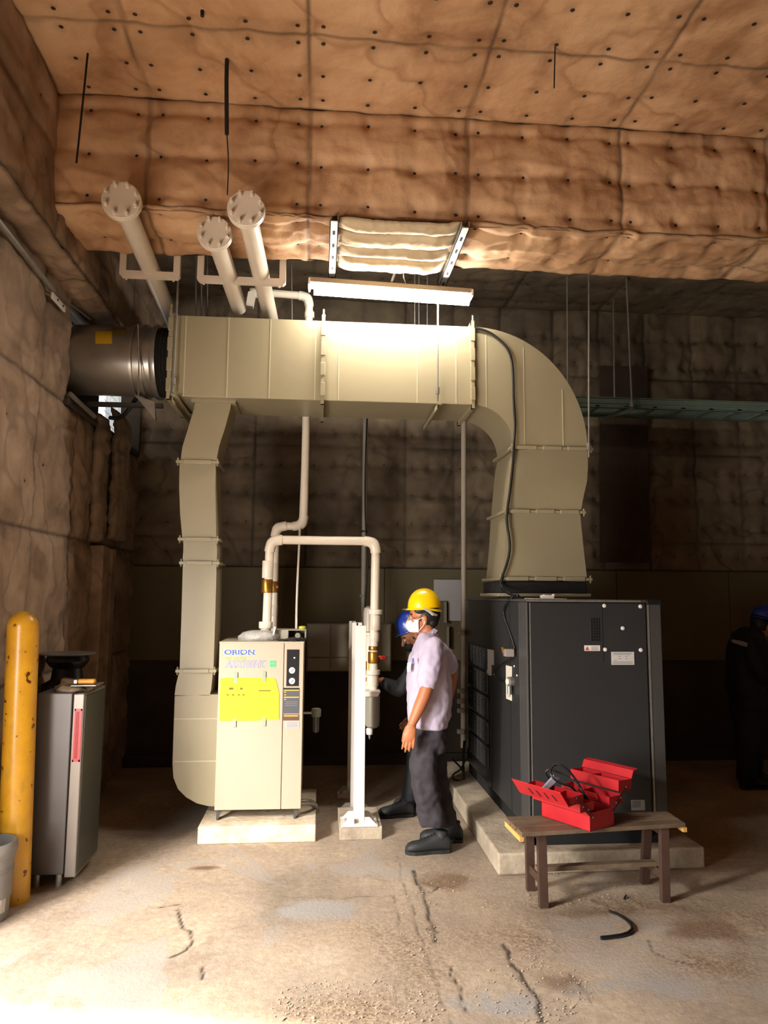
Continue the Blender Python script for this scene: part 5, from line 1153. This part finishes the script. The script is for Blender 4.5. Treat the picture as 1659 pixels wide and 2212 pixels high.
# bucket
bk = empty('bucket', (-1.66, 4.02, 0), 'grey plastic bucket with a colourful label at the left edge, before the bollard', 'bucket')
bc = Vector((aZ(-38, 1990, 0).x-.0, 4.08, 0)); BR_ = aY(26, 1900, 4.08).x-bc.x
s = B(); hb = .38
s.lathe([(BR_*.86, 0), (BR_*.88, .01), (BR_*.99, hb*.80), (BR_*1.0, hb*.80), (BR_*1.06, hb*.84), (BR_*1.10, hb*.9), (BR_*1.09, hb*.96), (BR_*1.02, hb), (BR_*.96, hb), (BR_*.96, hb*.3), (.001, hb*.28)], bc, n=48); s.obj('shell', mat('bucket_grey', '7f7c79', .5, 0, .08, 5), bk, smooth=True)
s = B(); s.lathe([(BR_*.955, hb*.62), (BR_*.985, hb*.625), (BR_*1.0, hb*.66), (BR_*.98, hb*.68)], bc, n=48, cap=False); s.obj('rib', mat('bucket_grey2', '75726f', .5), bk, smooth=True)
def wrap(z0, z1, a0, a1, m, name, par, off, prof_=lambda t: (0, 1)):
    s = B(); n = 14; cols = []
    for i in range(n+1):
        t = i/n; a = a0+(a1-a0)*t; l0, l1 = prof_(t); A_ = z0+(z1-z0)*l0; B__ = z0+(z1-z0)*l1
        r0 = BR_*(.872+.13*A_/hb)+off; r1 = BR_*(.872+.13*B__/hb)+off
        cols.append((s.bm.verts.new((bc.x+r0*math.cos(a), bc.y+r0*math.sin(a), A_)), s.bm.verts.new((bc.x+r1*math.cos(a), bc.y+r1*math.sin(a), B__))))
    for i in range(n): s.bm.faces.new((cols[i][0], cols[i+1][0], cols[i+1][1], cols[i][1]))
    return s.obj(name, m, par, smooth=True)
A0, A1 = -PI/2-.4, -.25
lb1 = wrap(.045, .20, A0, A1, mat('label_white', 'b8b2a8', .5), 'label', bk, .0015)
wrap(.155, .20, A0, A1, mat('label_orange', 'e08a5c', .5), 'label_band', lb1, .0022)
wrap(.115, .165, A0+.3, A1-.15, mat('label_blue', '33489a', .5), 'label_band', lb1, .003, lambda t: (0, .35+.65*math.sin(PI*min(1, t*1.02))**.5))
wrap(.085, .118, A0+.4, A1-.25, mat('label_pale', 'c9c4cf', .5), 'label_band', lb1, .0034, lambda t: (0+.2*math.sin(9*t), .9+.1*math.sin(11*t)))
wrap(.052, .083, A0+.5, A1-.45, mat('label_cyan', '3a7ec0', .5), 'label_band', lb1, .003)
# black round pedestal with a flat lid behind the cabinet
pd_ = empty('round_pedestal', (0, 0, 0), 'black round-lidded drum standing in the dark behind the steel cabinet', 'drum')
c = aY(150, 1410, 5.06); c.x = -1.64; PY = 5.06; pd_.location = (c.x, PY, 0)
s = B(); k = c.z; s.lathe([(.17, k-.01), (.175, k-.004), (.17, k)], (c.x, PY, 0), n=40); s.obj('lid', mat('lid_grey', '5e5b58', .4), pd_, smooth=True)
s = B(); s.lathe([(.125, k-.012), (.135, k-.05), (.11, k-.085), (.09, k-.10), (.10, k-.17), (.15, k-.2), (.16, k-.5), (.16, 0)], (c.x, PY, 0), n=32); s.obj('drum', M_blackg, pd_, smooth=True)
# ================================================================= PEOPLE
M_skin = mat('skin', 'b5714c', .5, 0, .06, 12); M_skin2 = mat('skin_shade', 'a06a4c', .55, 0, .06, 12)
M_hair = mat('hair', '100d0c', .55); M_shirt = mat('shirt_lilac', 'b9afc6', .75, 0, .03, 6, .15, 120); M_trous = mat('trousers_grey', '322d34', .8, 0, .1, 5, .2, 60)
M_shoe = mat('boot_black', '222425', .65, 0, .2, 30, .2, 60); M_sole = mat('boot_sole', '1a1a1a', .7)
M_helmY = mat('helmet_yellow', 'f5c80a', .25, coat=.4); M_helmB = mat('helmet_blue', '1f3fa8', .28, coat=.3)
M_mask = mat('mask_white', 'ece8e4', .7); M_maskb = mat('mask_black', '141414', .7); M_jack = mat('jacket_black', '131418', .8, 0, .2, 8); M_trb = mat('trousers_black', '15171f', .8, 0, .2, 8)
M_strap = mat('strap_grey', 'a8a49a', .5)
def remesh(o, vox, smooth=4, disp=None):
    m = o.modifiers.new('remesh', 'REMESH'); m.mode = 'VOXEL'; m.voxel_size = vox; m.use_smooth_shade = True
    if smooth: q = o.modifiers.new('smooth', 'SMOOTH'); q.iterations = smooth; q.factor = .5
    if disp:
        t = bpy.data.textures.new('folds', 'CLOUDS'); t.noise_scale = disp[1]; t.noise_depth = 1
        d = o.modifiers.new('folds', 'DISPLACE'); d.texture = t; d.strength = disp[0]; d.mid_level = .5; d.texture_coords = 'LOCAL'
def limb(s, pts, rad, n=16, sub=3, flat=None):
    # catmull-rom chain with radius per joint
    P = [Vector(p) for p in pts]; Q = []; R = []
    for i in range(len(P)-1):
        p0 = P[max(i-1, 0)]; p1 = P[i]; p2 = P[i+1]; p3 = P[min(i+2, len(P)-1)]
        for k in range(sub):
            t = k/sub; Q.append(.5*((2*p1)+(-p0+p2)*t+(2*p0-5*p1+4*p2-p3)*t*t+(-p0+3*p1-3*p2+p3)*t**3)); R.append(rad[i]+(rad[i+1]-rad[i])*t)
    Q.append(P[-1]); R.append(rad[-1]); s.tube(Q, R, n=n)
    s.ell(P[0], (rad[0],)*3, u=12, v=8); s.ell(P[-1], (rad[-1],)*3, u=12, v=8)
def head(s, c, M, k=1.0):
    """c: centre of the head, M: 3x3 with columns forward, left, up"""
    def p(f, l, u): return c+M @ Vector((f*k, l*k, u*k))
    s.ell(p(-.012, 0, .03), (.098*k, .076*k, .092*k), M); s.ell(p(.018, 0, -.035), (.070*k, .062*k, .080*k), M)
    s.ell(p(.05, 0, -.085), (.035*k, .038*k, .026*k), M); s.ell(p(.073, 0, .022), (.018*k, .052*k, .014*k), M)
    for sg in (-1, 1):
        s.ell(p(.058, sg*.038, -.022), (.024*k, .024*k, .026*k), M); s.ell(p(-.008, sg*.078, -.018), (.020*k, .009*k, .034*k), M)
        s.ell(p(-.013, sg*.084, -.008), (.016*k, .008*k, .022*k), M)
    s.tube([p(.080, 0, .012), p(.096, 0, -.014), p(.108, 0, -.032), p(.088, 0, -.040)], [.009*k, .011*k, .014*k, .012*k], n=10)
    s.ell(p(.083, 0, -.062), (.012*k, .024*k, .007*k), M); s.ell(p(.080, 0, -.071), (.012*k, .022*k, .008*k), M)
def eyes(c, M, parent, k=1.0):
    for sg in (-1, 1):
        s = B(); s.ell(c+M @ Vector((.078*k, sg*.032*k, .0)), (.011, .014, .009), M, 12, 8); e = s.obj('eye', M_paperw, parent, smooth=True)
        s = B(); s.ell(c+M @ Vector((.0855*k, sg*.032*k, .0)), (.005, .006, .006), M, 8, 6); s.obj('iris', M_hair, e, smooth=True)
        s = B(); s.tube([c+M @ Vector((.086*k, sg*.016*k, .020)), c+M @ Vector((.086*k, sg*.034*k, .026)), c+M @ Vector((.074*k, sg*.052*k, .020))], .004, n=6); s.obj('eyebrow', M_hair, parent)
def helmet(c, M, m, parent, k=1.0, strap=True, visor=False):
    """dome with a rim, peak and three ridges"""
    s = B(); rings = []; n = 40
    def p(f, l, u): return c+M @ Vector((f*k, l*k, u*k))
    for i in range(12):
        t = i/11*PI/2*.98; rr = math.cos(t); z = math.sin(t)
        ring = []
        for j in range(n):
            a = 2*PI*j/n; f = .116*rr*math.cos(a); l = .100*rr*math.sin(a); rdg = 0
            if abs(a-PI) < 3.2 and i > 1: rdg = .004*math.exp(-((l)/.012)**2)+.003*math.exp(-((abs(l)-.035)/.008)**2)
            ring.append(s.bm.verts.new(p(f-.004, l, .132*z**.92+rdg)))
        rings.append(ring)
    s.skin(rings, True)
    out = []
    for (ef, el, u) in ((0, 0, .004), (.004, .006, -.002), (.006, .008, -.008), (.003, .004, -.012), (-.006, -.006, -.010)):
        ring = []
        for j in range(n):
            a = 2*PI*j/n; pk = max(0, math.cos(a))**4*(.014 if ef > 0 else 0); drop = -.020*max(0, -math.cos(a))
            ring.append(s.bm.verts.new(p((.116+ef+pk)*math.cos(a)-.004, (.100+el)*math.sin(a), u+drop)))
        out.append(ring)
    s.skin(out, False)
    h = s.obj('helmet', m, parent, smooth=True)
    if visor:
        s = B(); v = [p(.115, -.045, .0), p(.115, .045, .0), p(.150, .03, -.004), p(.150, -.03, -.004)]; s.prism(v, M @ Vector((0, 0, -.006))); s.obj('peak', M_black, h)
    if strap:
        for sg in (-1, 1):
            s = B(); s.tube([p(.005, sg*.104, -.004), p(-.03, sg*.104, -.02), p(-.055, sg*.098, -.042), p(-.085, sg*.075, -.05)], [.006, .010, .011, .006], n=8); s.obj('strap', M_strap, h, smooth=True)
    return h
def hand(s, wr, dirn, palmn, side, k=1.0, curl=.25):
    """wr wrist point, dirn fingers direction, palmn palm normal, side = thumb side"""
    d = Vector(dirn).normalized(); nrm = Vector(palmn); nrm = (nrm-d*nrm.dot(d)).normalized(); th = Vector(side); th = (th-d*th.dot(d)-nrm*th.dot(nrm)).normalized()
    M = Matrix((d, th, nrm)).transposed()
    s.ell(wr+d*.048*k, (.056*k, .034*k, .016*k), M); s.ell(wr+d*.07*k+th*.006*k, (.034*k, .036*k, .014*k), M); s.ell(wr+d*.008*k, (.03*k, .027*k, .018*k), M)
    L = (.070, .080, .074, .058)
    for i, l in enumerate(L):
        off = .0265-.0178*i; b = wr+d*(.086-.004*abs(i-1.2))*k+th*off*k; sp = d+th*(.05-.045*i)
        sp.normalize(); c1 = b+sp*l*.45*k+nrm*l*curl*.10*k; c2 = c1+(sp*.92+nrm*curl).normalized()*l*.32*k; c3 = c2+(sp*.8+nrm*curl*2).normalized()*l*.26*k
        s.tube([b-sp*.02*k, b, c1, c2, c3], [.0088*k, .0090*k, .0082*k, .0075*k, .0062*k], n=10); s.ell(c3, (.0062*k,)*3, u=8, v=6)
    b = wr+d*.024*k+th*.023*k; t1 = b+(d*.9+th*.25+nrm*.35).normalized()*.038*k; t2 = t1+(d*.97+th*.02+nrm*.3).normalized()*.032*k; t3 = t2+(d*.98+nrm*.25).normalized()*.022*k
    s.tube([wr+d*.01*k+th*.012*k, b, t1, t2, t3], [.012*k, .013*k, .0105*k, .0095*k, .007*k], n=10); s.ell(t3, (.007*k,)*3, u=8, v=6)
def shoe(pos, fdir, parent, L=.295):
    """boot: heel at pos, toe along fdir"""
    f = Vector(fdir).normalized(); l = Vector((-f.y, f.x, 0)); s = B(); z = pos.z
    rings = []
    for t, wdt, h in ((0.0, .030, .06), (.06, .036, .095), (.16, .038, .115), (.28, .038, .118), (.40, .038, .098), (.55, .044, .078), (.70, .049, .066), (.84, .048, .060), (.94, .038, .048), (1.0, .018, .030)):
        c = pos+f*(t*L); ring = []
        for j in range(16):
            a = 2*PI*j/16; y = wdt*math.cos(a); zz = h/2+.018+(h/2)*math.copysign(abs(math.sin(a))**.8, math.sin(a)); ring.append(s.bm.verts.new(c+l*y+Vector((0, 0, zz-.004))))
        rings.append(ring)
    s.skin(rings, True); s.cyl(pos+f*.065+Vector((0, 0, .06)), pos+f*.058+Vector((0, 0, .135)), .036, .041, n=18); o = s.obj('boot', M_shoe, parent, smooth='all')
    s = B()
    for t_, h_ in ((.36, .112), (.43, .102), (.50, .092), (.57, .084)):
        s.tube([pos+f*(t_*L)+l*.028+Vector((0, 0, h_-.012)), pos+f*(t_*L+.006)+Vector((0, 0, h_+.012)), pos+f*(t_*L)-l*.028+Vector((0, 0, h_-.012))], .0028, n=6)
    s.obj('laces', M_hair, o)
    s = B(); po = [(0.0, .022), (.04, .036), (.2, .040), (.45, .038), (.65, .048), (.82, .050), (.94, .040), (1.005, .016)]
    poly = [pos+f*(t*L)+l*w_ for t, w_ in po]+[pos+f*(t*L)-l*w_ for t, w_ in reversed(po)]; s.prism(poly, (0, 0, .022)); s.obj('sole', M_sole, o)
    return o

# ---------------- the man in the lilac shirt (front), facing left, weight on both feet
YM = 4.98
man = empty('person', (.75, YM, 0), 'person in yellow helmet, white mask and lilac short-sleeved shirt standing sideways, arms down', 'person')
fwd = Vector((-1, 0.10, 0)).normalized(); lft = Vector((fwd.y*-1, fwd.x, 0))   # his left side is towards the camera
lft = Vector((0, 0, 1)).cross(fwd)
def mp(px, py, dy=0.0): return aY(px, py, YM+dy)
hc = mp(913, 1333); ht = Euler((0, 0, 0)).to_matrix()
up = Vector((0, 0, 1)); pit = math.radians(-2); hf = (fwd*math.cos(pit)+up*math.sin(pit)).normalized(); hu = lft.cross(hf)*-1; hu = hf.cross(lft)
MH = Matrix((hf, lft, hu)).transposed()
if MH.col[2].z < 0: MH = Matrix((hf, lft, -hu)).transposed()
s = B(); HK = 1.0; head(s, hc, MH, HK)
limb(s, [mp(919, 1350), mp(925, 1372), mp(930, 1395)], [.055, .057, .065])
for i, (fx, bx_, y, ry) in enumerate([]): pass
limb(s, [mp(930, 1400), mp(930, 1460), mp(928, 1530), mp(930, 1560)], [.09, .10, .10, .09])          # core inside the clothes
# near (left) arm, hanging slightly forward
sh = mp(937, 1404, -.15); el = mp(920, 1492, -.235); wr = mp(890, 1563, -.25)
limb(s, [sh, mp(930, 1445, -.20), el, mp(906, 1527, -.245), wr], [.052, .048, .043, .040, .027])
hd = (mp(880, 1620, -.25)-wr).normalized(); hand(s, wr+hd*.004, hd, Vector((.1, 1, 0)), Vector((-1, 0, -.1)), 1.1, .30)
# far (right) arm bent, hand resting behind the hip
limb(s, [mp(938, 1402, .17), mp(965, 1428, .24), mp(978, 1452, .26), mp(970, 1500, .24), mp(955, 1545, .16)], [.050, .046, .041, .036, .027])
hand(s, mp(955, 1545, .16), Vector((-.6, -.5, -.6)), Vector((0, -1, 0)), Vector((-.4, 0, .9)), .95, .4)
bd = s.obj('body', M_skin, man); remesh(bd, .0042, 3)
eyes(hc, MH, man)
# hair
s = B(); s.ell(hc+MH @ Vector((-.030, 0, .015)), (.092, .083, .085), MH); s.ell(hc+MH @ Vector((-.062, 0, -.030)), (.045, .068, .045), MH)
for sg in (-1, 1): s.ell(hc+MH @ Vector((.015, sg*.068, .045)), (.042, .016, .022), MH)
s.obj('hair', M_hair, man, smooth='all')
helmet(hc+MH @ Vector((-.010, 0, .062)), MH, M_helmY, man, .98, True, True)
# mask with ear loops
s = B(); rings = []
for i in range(7):
    t = i/6; u = -.012-.085*t; bulge = math.sin(PI*(.12+.8*t)); ring = []
    for j in range(13):
        a = -1.25+2.5*j/12; rr = .080+.034*bulge*math.cos(a*.9)**2; ring.append(s.bm.verts.new(hc+MH @ Vector((rr*math.cos(a)+.004, (.074-.012*t)*math.sin(a)/.95, u))))
    rings.append(ring)
for a_, b_ in zip(rings[:-1], rings[1:]):
    for j in range(12): s.bm.faces.new((a_[j], a_[j+1], b_[j+1], b_[j]))
mk = s.obj('face_mask', M_mask, man, smooth='all', thick=.003)
for sg in (-1, 1):
    s = B(); s.tube([hc+MH @ Vector((.040, sg*.074, -.02)), hc+MH @ Vector((.012, sg*.084, -.002)), hc+MH @ Vector((-.012, sg*.090, -.004)), hc+MH @ Vector((-.008, sg*.084, -.045)), hc+MH @ Vector((.028, sg*.066, -.085))], .0022, n=6, smooth=2); s.obj('ear_loop', M_mask, mk)
# glasses
s = B()
for sg in (-1, 1):
    ctr = hc+MH @ Vector((.097, sg*.034, -.004)); s.tube([ctr+MH @ Vector((0, .025*math.cos(t), .017*math.sin(t))) for t in np.linspace(0, 2*PI, 19)[:-1]], .0018, n=6, closed=True)
    s.tube([hc+MH @ Vector((.095, sg*.06, .0)), hc+MH @ Vector((.05, sg*.078, .002)), hc+MH @ Vector((-.01, sg*.083, .004))], .0018, n=6)
s.tube([hc+MH @ Vector((.098, -.01, 0)), hc+MH @ Vector((.098, .01, 0))], .0018, n=6); s.obj('glasses', M_galv, man)
# shirt: torso rings traced from the side view, then sleeves
def torso(s, prof, n=28, p=2.3):
    rings = []
    for (xf, xb, y, ry) in prof:
        a, b = mp(xf, y), mp(xb, y); c = (a+b)/2; rings.append((c, (b.x-a.x)/2, ry, Vector((1, 0, 0)), Vector((0, 1, 0))))
    s.loft(rings, n, True, p)
s = B(); torso(s, [(898, 962, 1569, .165), (883, 966, 1566, .178), (880, 972, 1545, .183), (881, 975, 1520, .178), (881, 975, 1495, .172), (879, 973, 1465, .176), (881, 969, 1440, .185), (886, 965, 1420, .195), (893, 961, 1402, .195), (899, 956, 1388, .165), (903, 950, 1375, .10), (907, 946, 1366, .062)])
limb(s, [mp(936, 1396, -.13), mp(934, 1420, -.180), mp(928, 1448, -.205), mp(922, 1474, -.218)], [.062, .070, .068, .068], n=20)
s.ell(mp(938, 1394, -.12), (.062, .075, .06)); s.ell(mp(938, 1394, .12), (.062, .075, .06))
limb(s, [mp(940, 1398, .14), mp(960, 1418, .20), mp(974, 1438, .235)], [.060, .062, .060], n=20)
sh_ = s.obj('shirt', M_shirt, man); remesh(sh_, .008, 5, (.024, .075))
# collar
s = B()
for sg in (-1, 1):
    dy = -.055*sg; s.prism([mp(903, 1382, dy*.6), mp(914, 1374, dy*1.25), mp(938, 1357, dy*1.1), mp(946, 1362, dy*.8), mp(932, 1377, dy*1.3), mp(909, 1393, dy*1.0)], (0, -.006*sg, 0))
s.obj('collar', M_shirt, sh_, bevel=.002)
s = B(); s.prism([mp(890, 1424, -.182), mp(894, 1421, -.186), mp(895, 1430, -.186), mp(891, 1432, -.182)], (0, .008, 0)); s.obj('badge_clip', M_blue, sh_)
s = B(); s.prism([mp(882, 1432, -.12), mp(888, 1431, -.14), mp(887, 1450, -.14), mp(882, 1451, -.12)], (-.006, .006, 0)); s.obj('badge', M_paperw, sh_)
# trousers: hips and two legs
s = B(); torso(s, [(893, 964, 1556, .155), (895, 966, 1580, .165), (892, 966, 1605, .165), (893, 960, 1622, .15)])
def leg(s, pr_, dy, sub=1):
    rings = []
    for (xf, xb, y, ry) in pr_:
        a, b = aY(xf, y, YM+dy), aY(xb, y, YM+dy); rings.append(((a+b)/2, (b.x-a.x)/2, ry, Vector((1, 0, 0)), Vector((0, 1, 0))))
    s.loft(rings, 22, True, 2.2)
leg(s, [(897, 955, 1585, .088), (887, 946, 1628, .090), (886, 944, 1660, .086), (888, 948, 1695, .080), (893, 952, 1725, .076), (901, 957, 1752, .074), (905, 960, 1772, .072), (909, 958, 1786, .068)], -.085)
leg(s, [(905, 964, 1585, .085), (908, 962, 1628, .085), (912, 965, 1660, .08), (917, 970, 1700, .076), (926, 978, 1735, .073), (936, 986, 1765, .07), (944, 990, 1783, .066)], .095)
tr_ = s.obj('trousers', M_trous, man); remesh(tr_, .009, 5, (.036, .085))
shoe(Vector((aY(973, 1835, YM-.085).x, YM-.085, 0)), Vector((-1, -.06, 0)), man, .295)
shoe(Vector((aY(1000, 1815, YM+.10).x, YM+.10, 0)), Vector((-1, .12, 0)), man, .29)

# ---------------- second worker, blue helmet, behind, bowed and reaching to the left
Y2 = 5.78; m2 = empty('person', (.86, Y2, 0), 'person in blue helmet, black mask and dark clothes bent forward behind the yellow helmet', 'person')
def mp(px, py, dy=0.0): return aY(px, py, Y2+dy)
YM_ = YM
hc2 = mp(891, 1372); f2_ = Vector((-1, -.15, 0)).normalized(); l2_ = Vector((0, 0, 1)).cross(f2_); pit = math.radians(-28); hf2 = (f2_*math.cos(pit)+up*math.sin(pit)).normalized(); M2 = Matrix((hf2, l2_, hf2.cross(l2_))).transposed()
s = B(); head(s, hc2, M2); limb(s, [mp(900, 1385), mp(912, 1405), mp(920, 1425)], [.052, .055, .06]); limb(s, [mp(925, 1430), mp(925, 1500), mp(922, 1560)], [.1, .1, .1])
a1 = [mp(905, 1435, -.17), mp(880, 1468, -.20), mp(862, 1490, -.20), mp(838, 1478, -.16), mp(826, 1470, -.14)]
limb(s, a1, [.05, .046, .042, .035, .026]); hand(s, a1[-1], Vector((-1, 0, .2)), Vector((0, .3, -1)), Vector((-.2, -1, 0)), .95, .6)
a2 = [mp(925, 1435, .17), mp(922, 1485, .22), mp(905, 1530, .18), mp(893, 1550, .12)]; limb(s, a2, [.05, .045, .038, .026]); hand(s, a2[-1], Vector((-.7, -.3, -.5)), Vector((0, -1, 0)), Vector((-.4, 0, .9)), .95, .4)
o = s.obj('body', M_skin2, m2); remesh(o, .005, 3); eyes(hc2, M2, m2)
s = B(); s.ell(hc2+M2 @ Vector((-.03, 0, .012)), (.09, .082, .082), M2); s.ell(hc2+M2 @ Vector((-.06, 0, -.03)), (.045, .066, .045), M2); s.obj('hair', M_hair, m2, smooth='all')
helmet(hc2+M2 @ Vector((-.010, 0, .062)), M2, M_helmB, m2, .98, False, True)
s = B(); s.ell(hc2+M2 @ Vector((.058, 0, -.060)), (.050, .058, .046), M2); s.obj('face_mask', M_maskb, m2, smooth='all')
s = B(); torso(s, [(892, 950, 1575, .17), (886, 955, 1550, .18), (888, 958, 1500, .18), (893, 955, 1450, .19), (900, 945, 1420, .17), (905, 935, 1402, .08)])
limb(s, a1[:3]+[a1[3].lerp(a1[4], .3)], [.068, .062, .056, .045], n=16); limb(s, a2[:3], [.068, .06, .052], n=16); o = s.obj('jacket', M_jack, m2); remesh(o, .010, 4, (.02, .1))
def leg2(s, cx, w_, dy, feet):
    rings = []
    for t, xw in ((0, 1.25), (.3, 1.1), (.6, .9), (.9, .78), (1, .75)):
        y = 1560+(feet-1560)*t; c = aY(cx[0]+(cx[1]-cx[0])*t, y, Y2+dy); rings.append((c, w_*xw, w_*xw, Vector((1, 0, 0)), Vector((0, 1, 0))))
    s.loft(rings, 18)
s = B(); leg2(s, (918, 884), .085, -.10, 1728); leg2(s, (925, 915), .085, .10, 1726); torso(s, [(893, 952, 1545, .16), (893, 955, 1580, .165), (896, 950, 1605, .15)]); o = s.obj('trousers', M_trb, m2); remesh(o, .010, 4, (.015, .1))
shoe(Vector((aY(893, 1745, Y2-.10).x, Y2-.10, 0)), Vector((-1, -.1, 0)), m2, .27); shoe(Vector((aY(925, 1742, Y2+.10).x, Y2+.10, 0)), Vector((-1, .1, 0)), m2, .27)

# ---------------- third worker at the right edge, blue helmet, seen side on facing right, head bowed
Y3 = 6.35; m3 = empty('person', (3.82, Y3, 0), 'person in blue helmet and black jacket with pale stripe at the right edge', 'person')
def mp(px, py, dy=0.0): return aY(px, py, Y3+dy)
hc3 = mp(1648, 1352); f3 = Vector((1, .15, 0)).normalized(); l3 = up.cross(f3); pit = math.radians(-22); hf3 = (f3*math.cos(pit)+up*math.sin(pit)).normalized(); M3 = Matrix((hf3, l3, hf3.cross(l3))).transposed()
s = B(); head(s, hc3, M3); limb(s, [mp(1638, 1362), mp(1625, 1378), mp(1615, 1398)], [.052, .055, .062]); limb(s, [mp(1612, 1400), mp(1612, 1450), mp(1612, 1500)], [.1, .1, .1])
b1 = [mp(1622, 1395, -.18), mp(1636, 1445, -.22), mp(1658, 1470, -.18), mp(1680, 1462, -.12)]; limb(s, b1, [.05, .045, .036, .026]); hand(s, b1[-1], Vector((1, .3, .2)), Vector((0, 0, -1)), Vector((0, 1, 0)), .95, .5)
b2 = [mp(1618, 1395, .18), mp(1640, 1445, .22), mp(1670, 1468, .18), mp(1695, 1462, .10)]; limb(s, b2, [.05, .045, .036, .026]); hand(s, b2[-1], Vector((1, -.3, .2)), Vector((0, 0, -1)), Vector((0, -1, 0)), .95, .5)
o = s.obj('body', M_skin2, m3); remesh(o, .006, 3); eyes(hc3, M3, m3)
s = B(); s.ell(hc3+M3 @ Vector((-.03, 0, .012)), (.09, .082, .082), M3); s.ell(hc3+M3 @ Vector((-.06, 0, -.03)), (.045, .066, .045), M3); s.obj('hair', M_hair, m3, smooth='all')
helmet(hc3+M3 @ Vector((-.010, 0, .062)), M3, M_helmB, m3, .98, False, True)
s = B(); s.ell(hc3+M3 @ Vector((.058, 0, -.060)), (.050, .058, .046), M3); s.obj('face_mask', M_maskb, m3, smooth='all')
s = B(); torso(s, [(1583, 1645, 1505, .17), (1577, 1650, 1488, .18), (1576, 1652, 1450, .185), (1577, 1651, 1415, .195), (1583, 1645, 1385, .19), (1592, 1640, 1366, .15), (1606, 1634, 1355, .08)])
limb(s, b1[:3], [.068, .060, .048], n=16); limb(s, b2[:3], [.068, .060, .048], n=16); jk = s.obj('jacket', M_jack, m3); remesh(jk, .010, 4, (.02, .1))
s = B(); s.prism([mp(1582, 1381, -.20), mp(1606, 1385, -.222), mp(1618, 1390, -.215), mp(1616, 1398, -.218), mp(1600, 1394, -.224), mp(1582, 1387, -.20)], (0, .02, 0)); s.obj('back_stripe', mat('stripe_grey', '8d8a90', .6), jk)
s = B(); torso(s, [(1584, 1645, 1490, .165), (1583, 1648, 1520, .17), (1588, 1648, 1560, .16)])
for dy, cx in ((-.09, (1616, 1612)), (.09, (1622, 1628))):
    rings = []
    for t, xw in ((0, 1.3), (.3, 1.15), (.6, 1.0), (.9, .9), (1, .85)):
        y = 1530+(1685-1530)*t; c = aY(cx[0]+(cx[1]-cx[0])*t, y, Y3+dy); rings.append((c, .095*xw, .085*xw, Vector((1, 0, 0)), Vector((0, 1, 0))))
    s.loft(rings, 18)
o = s.obj('trousers', M_trb, m3); remesh(o, .010, 4, (.015, .1))
shoe(Vector((aY(1600, 1690, Y3-.09).x, Y3-.09, 0)), Vector((1, .05, 0)), m3, .28); shoe(Vector((aY(1612, 1690, Y3+.09).x, Y3+.09, 0)), Vector((1, -.05, 0)), m3, .28)
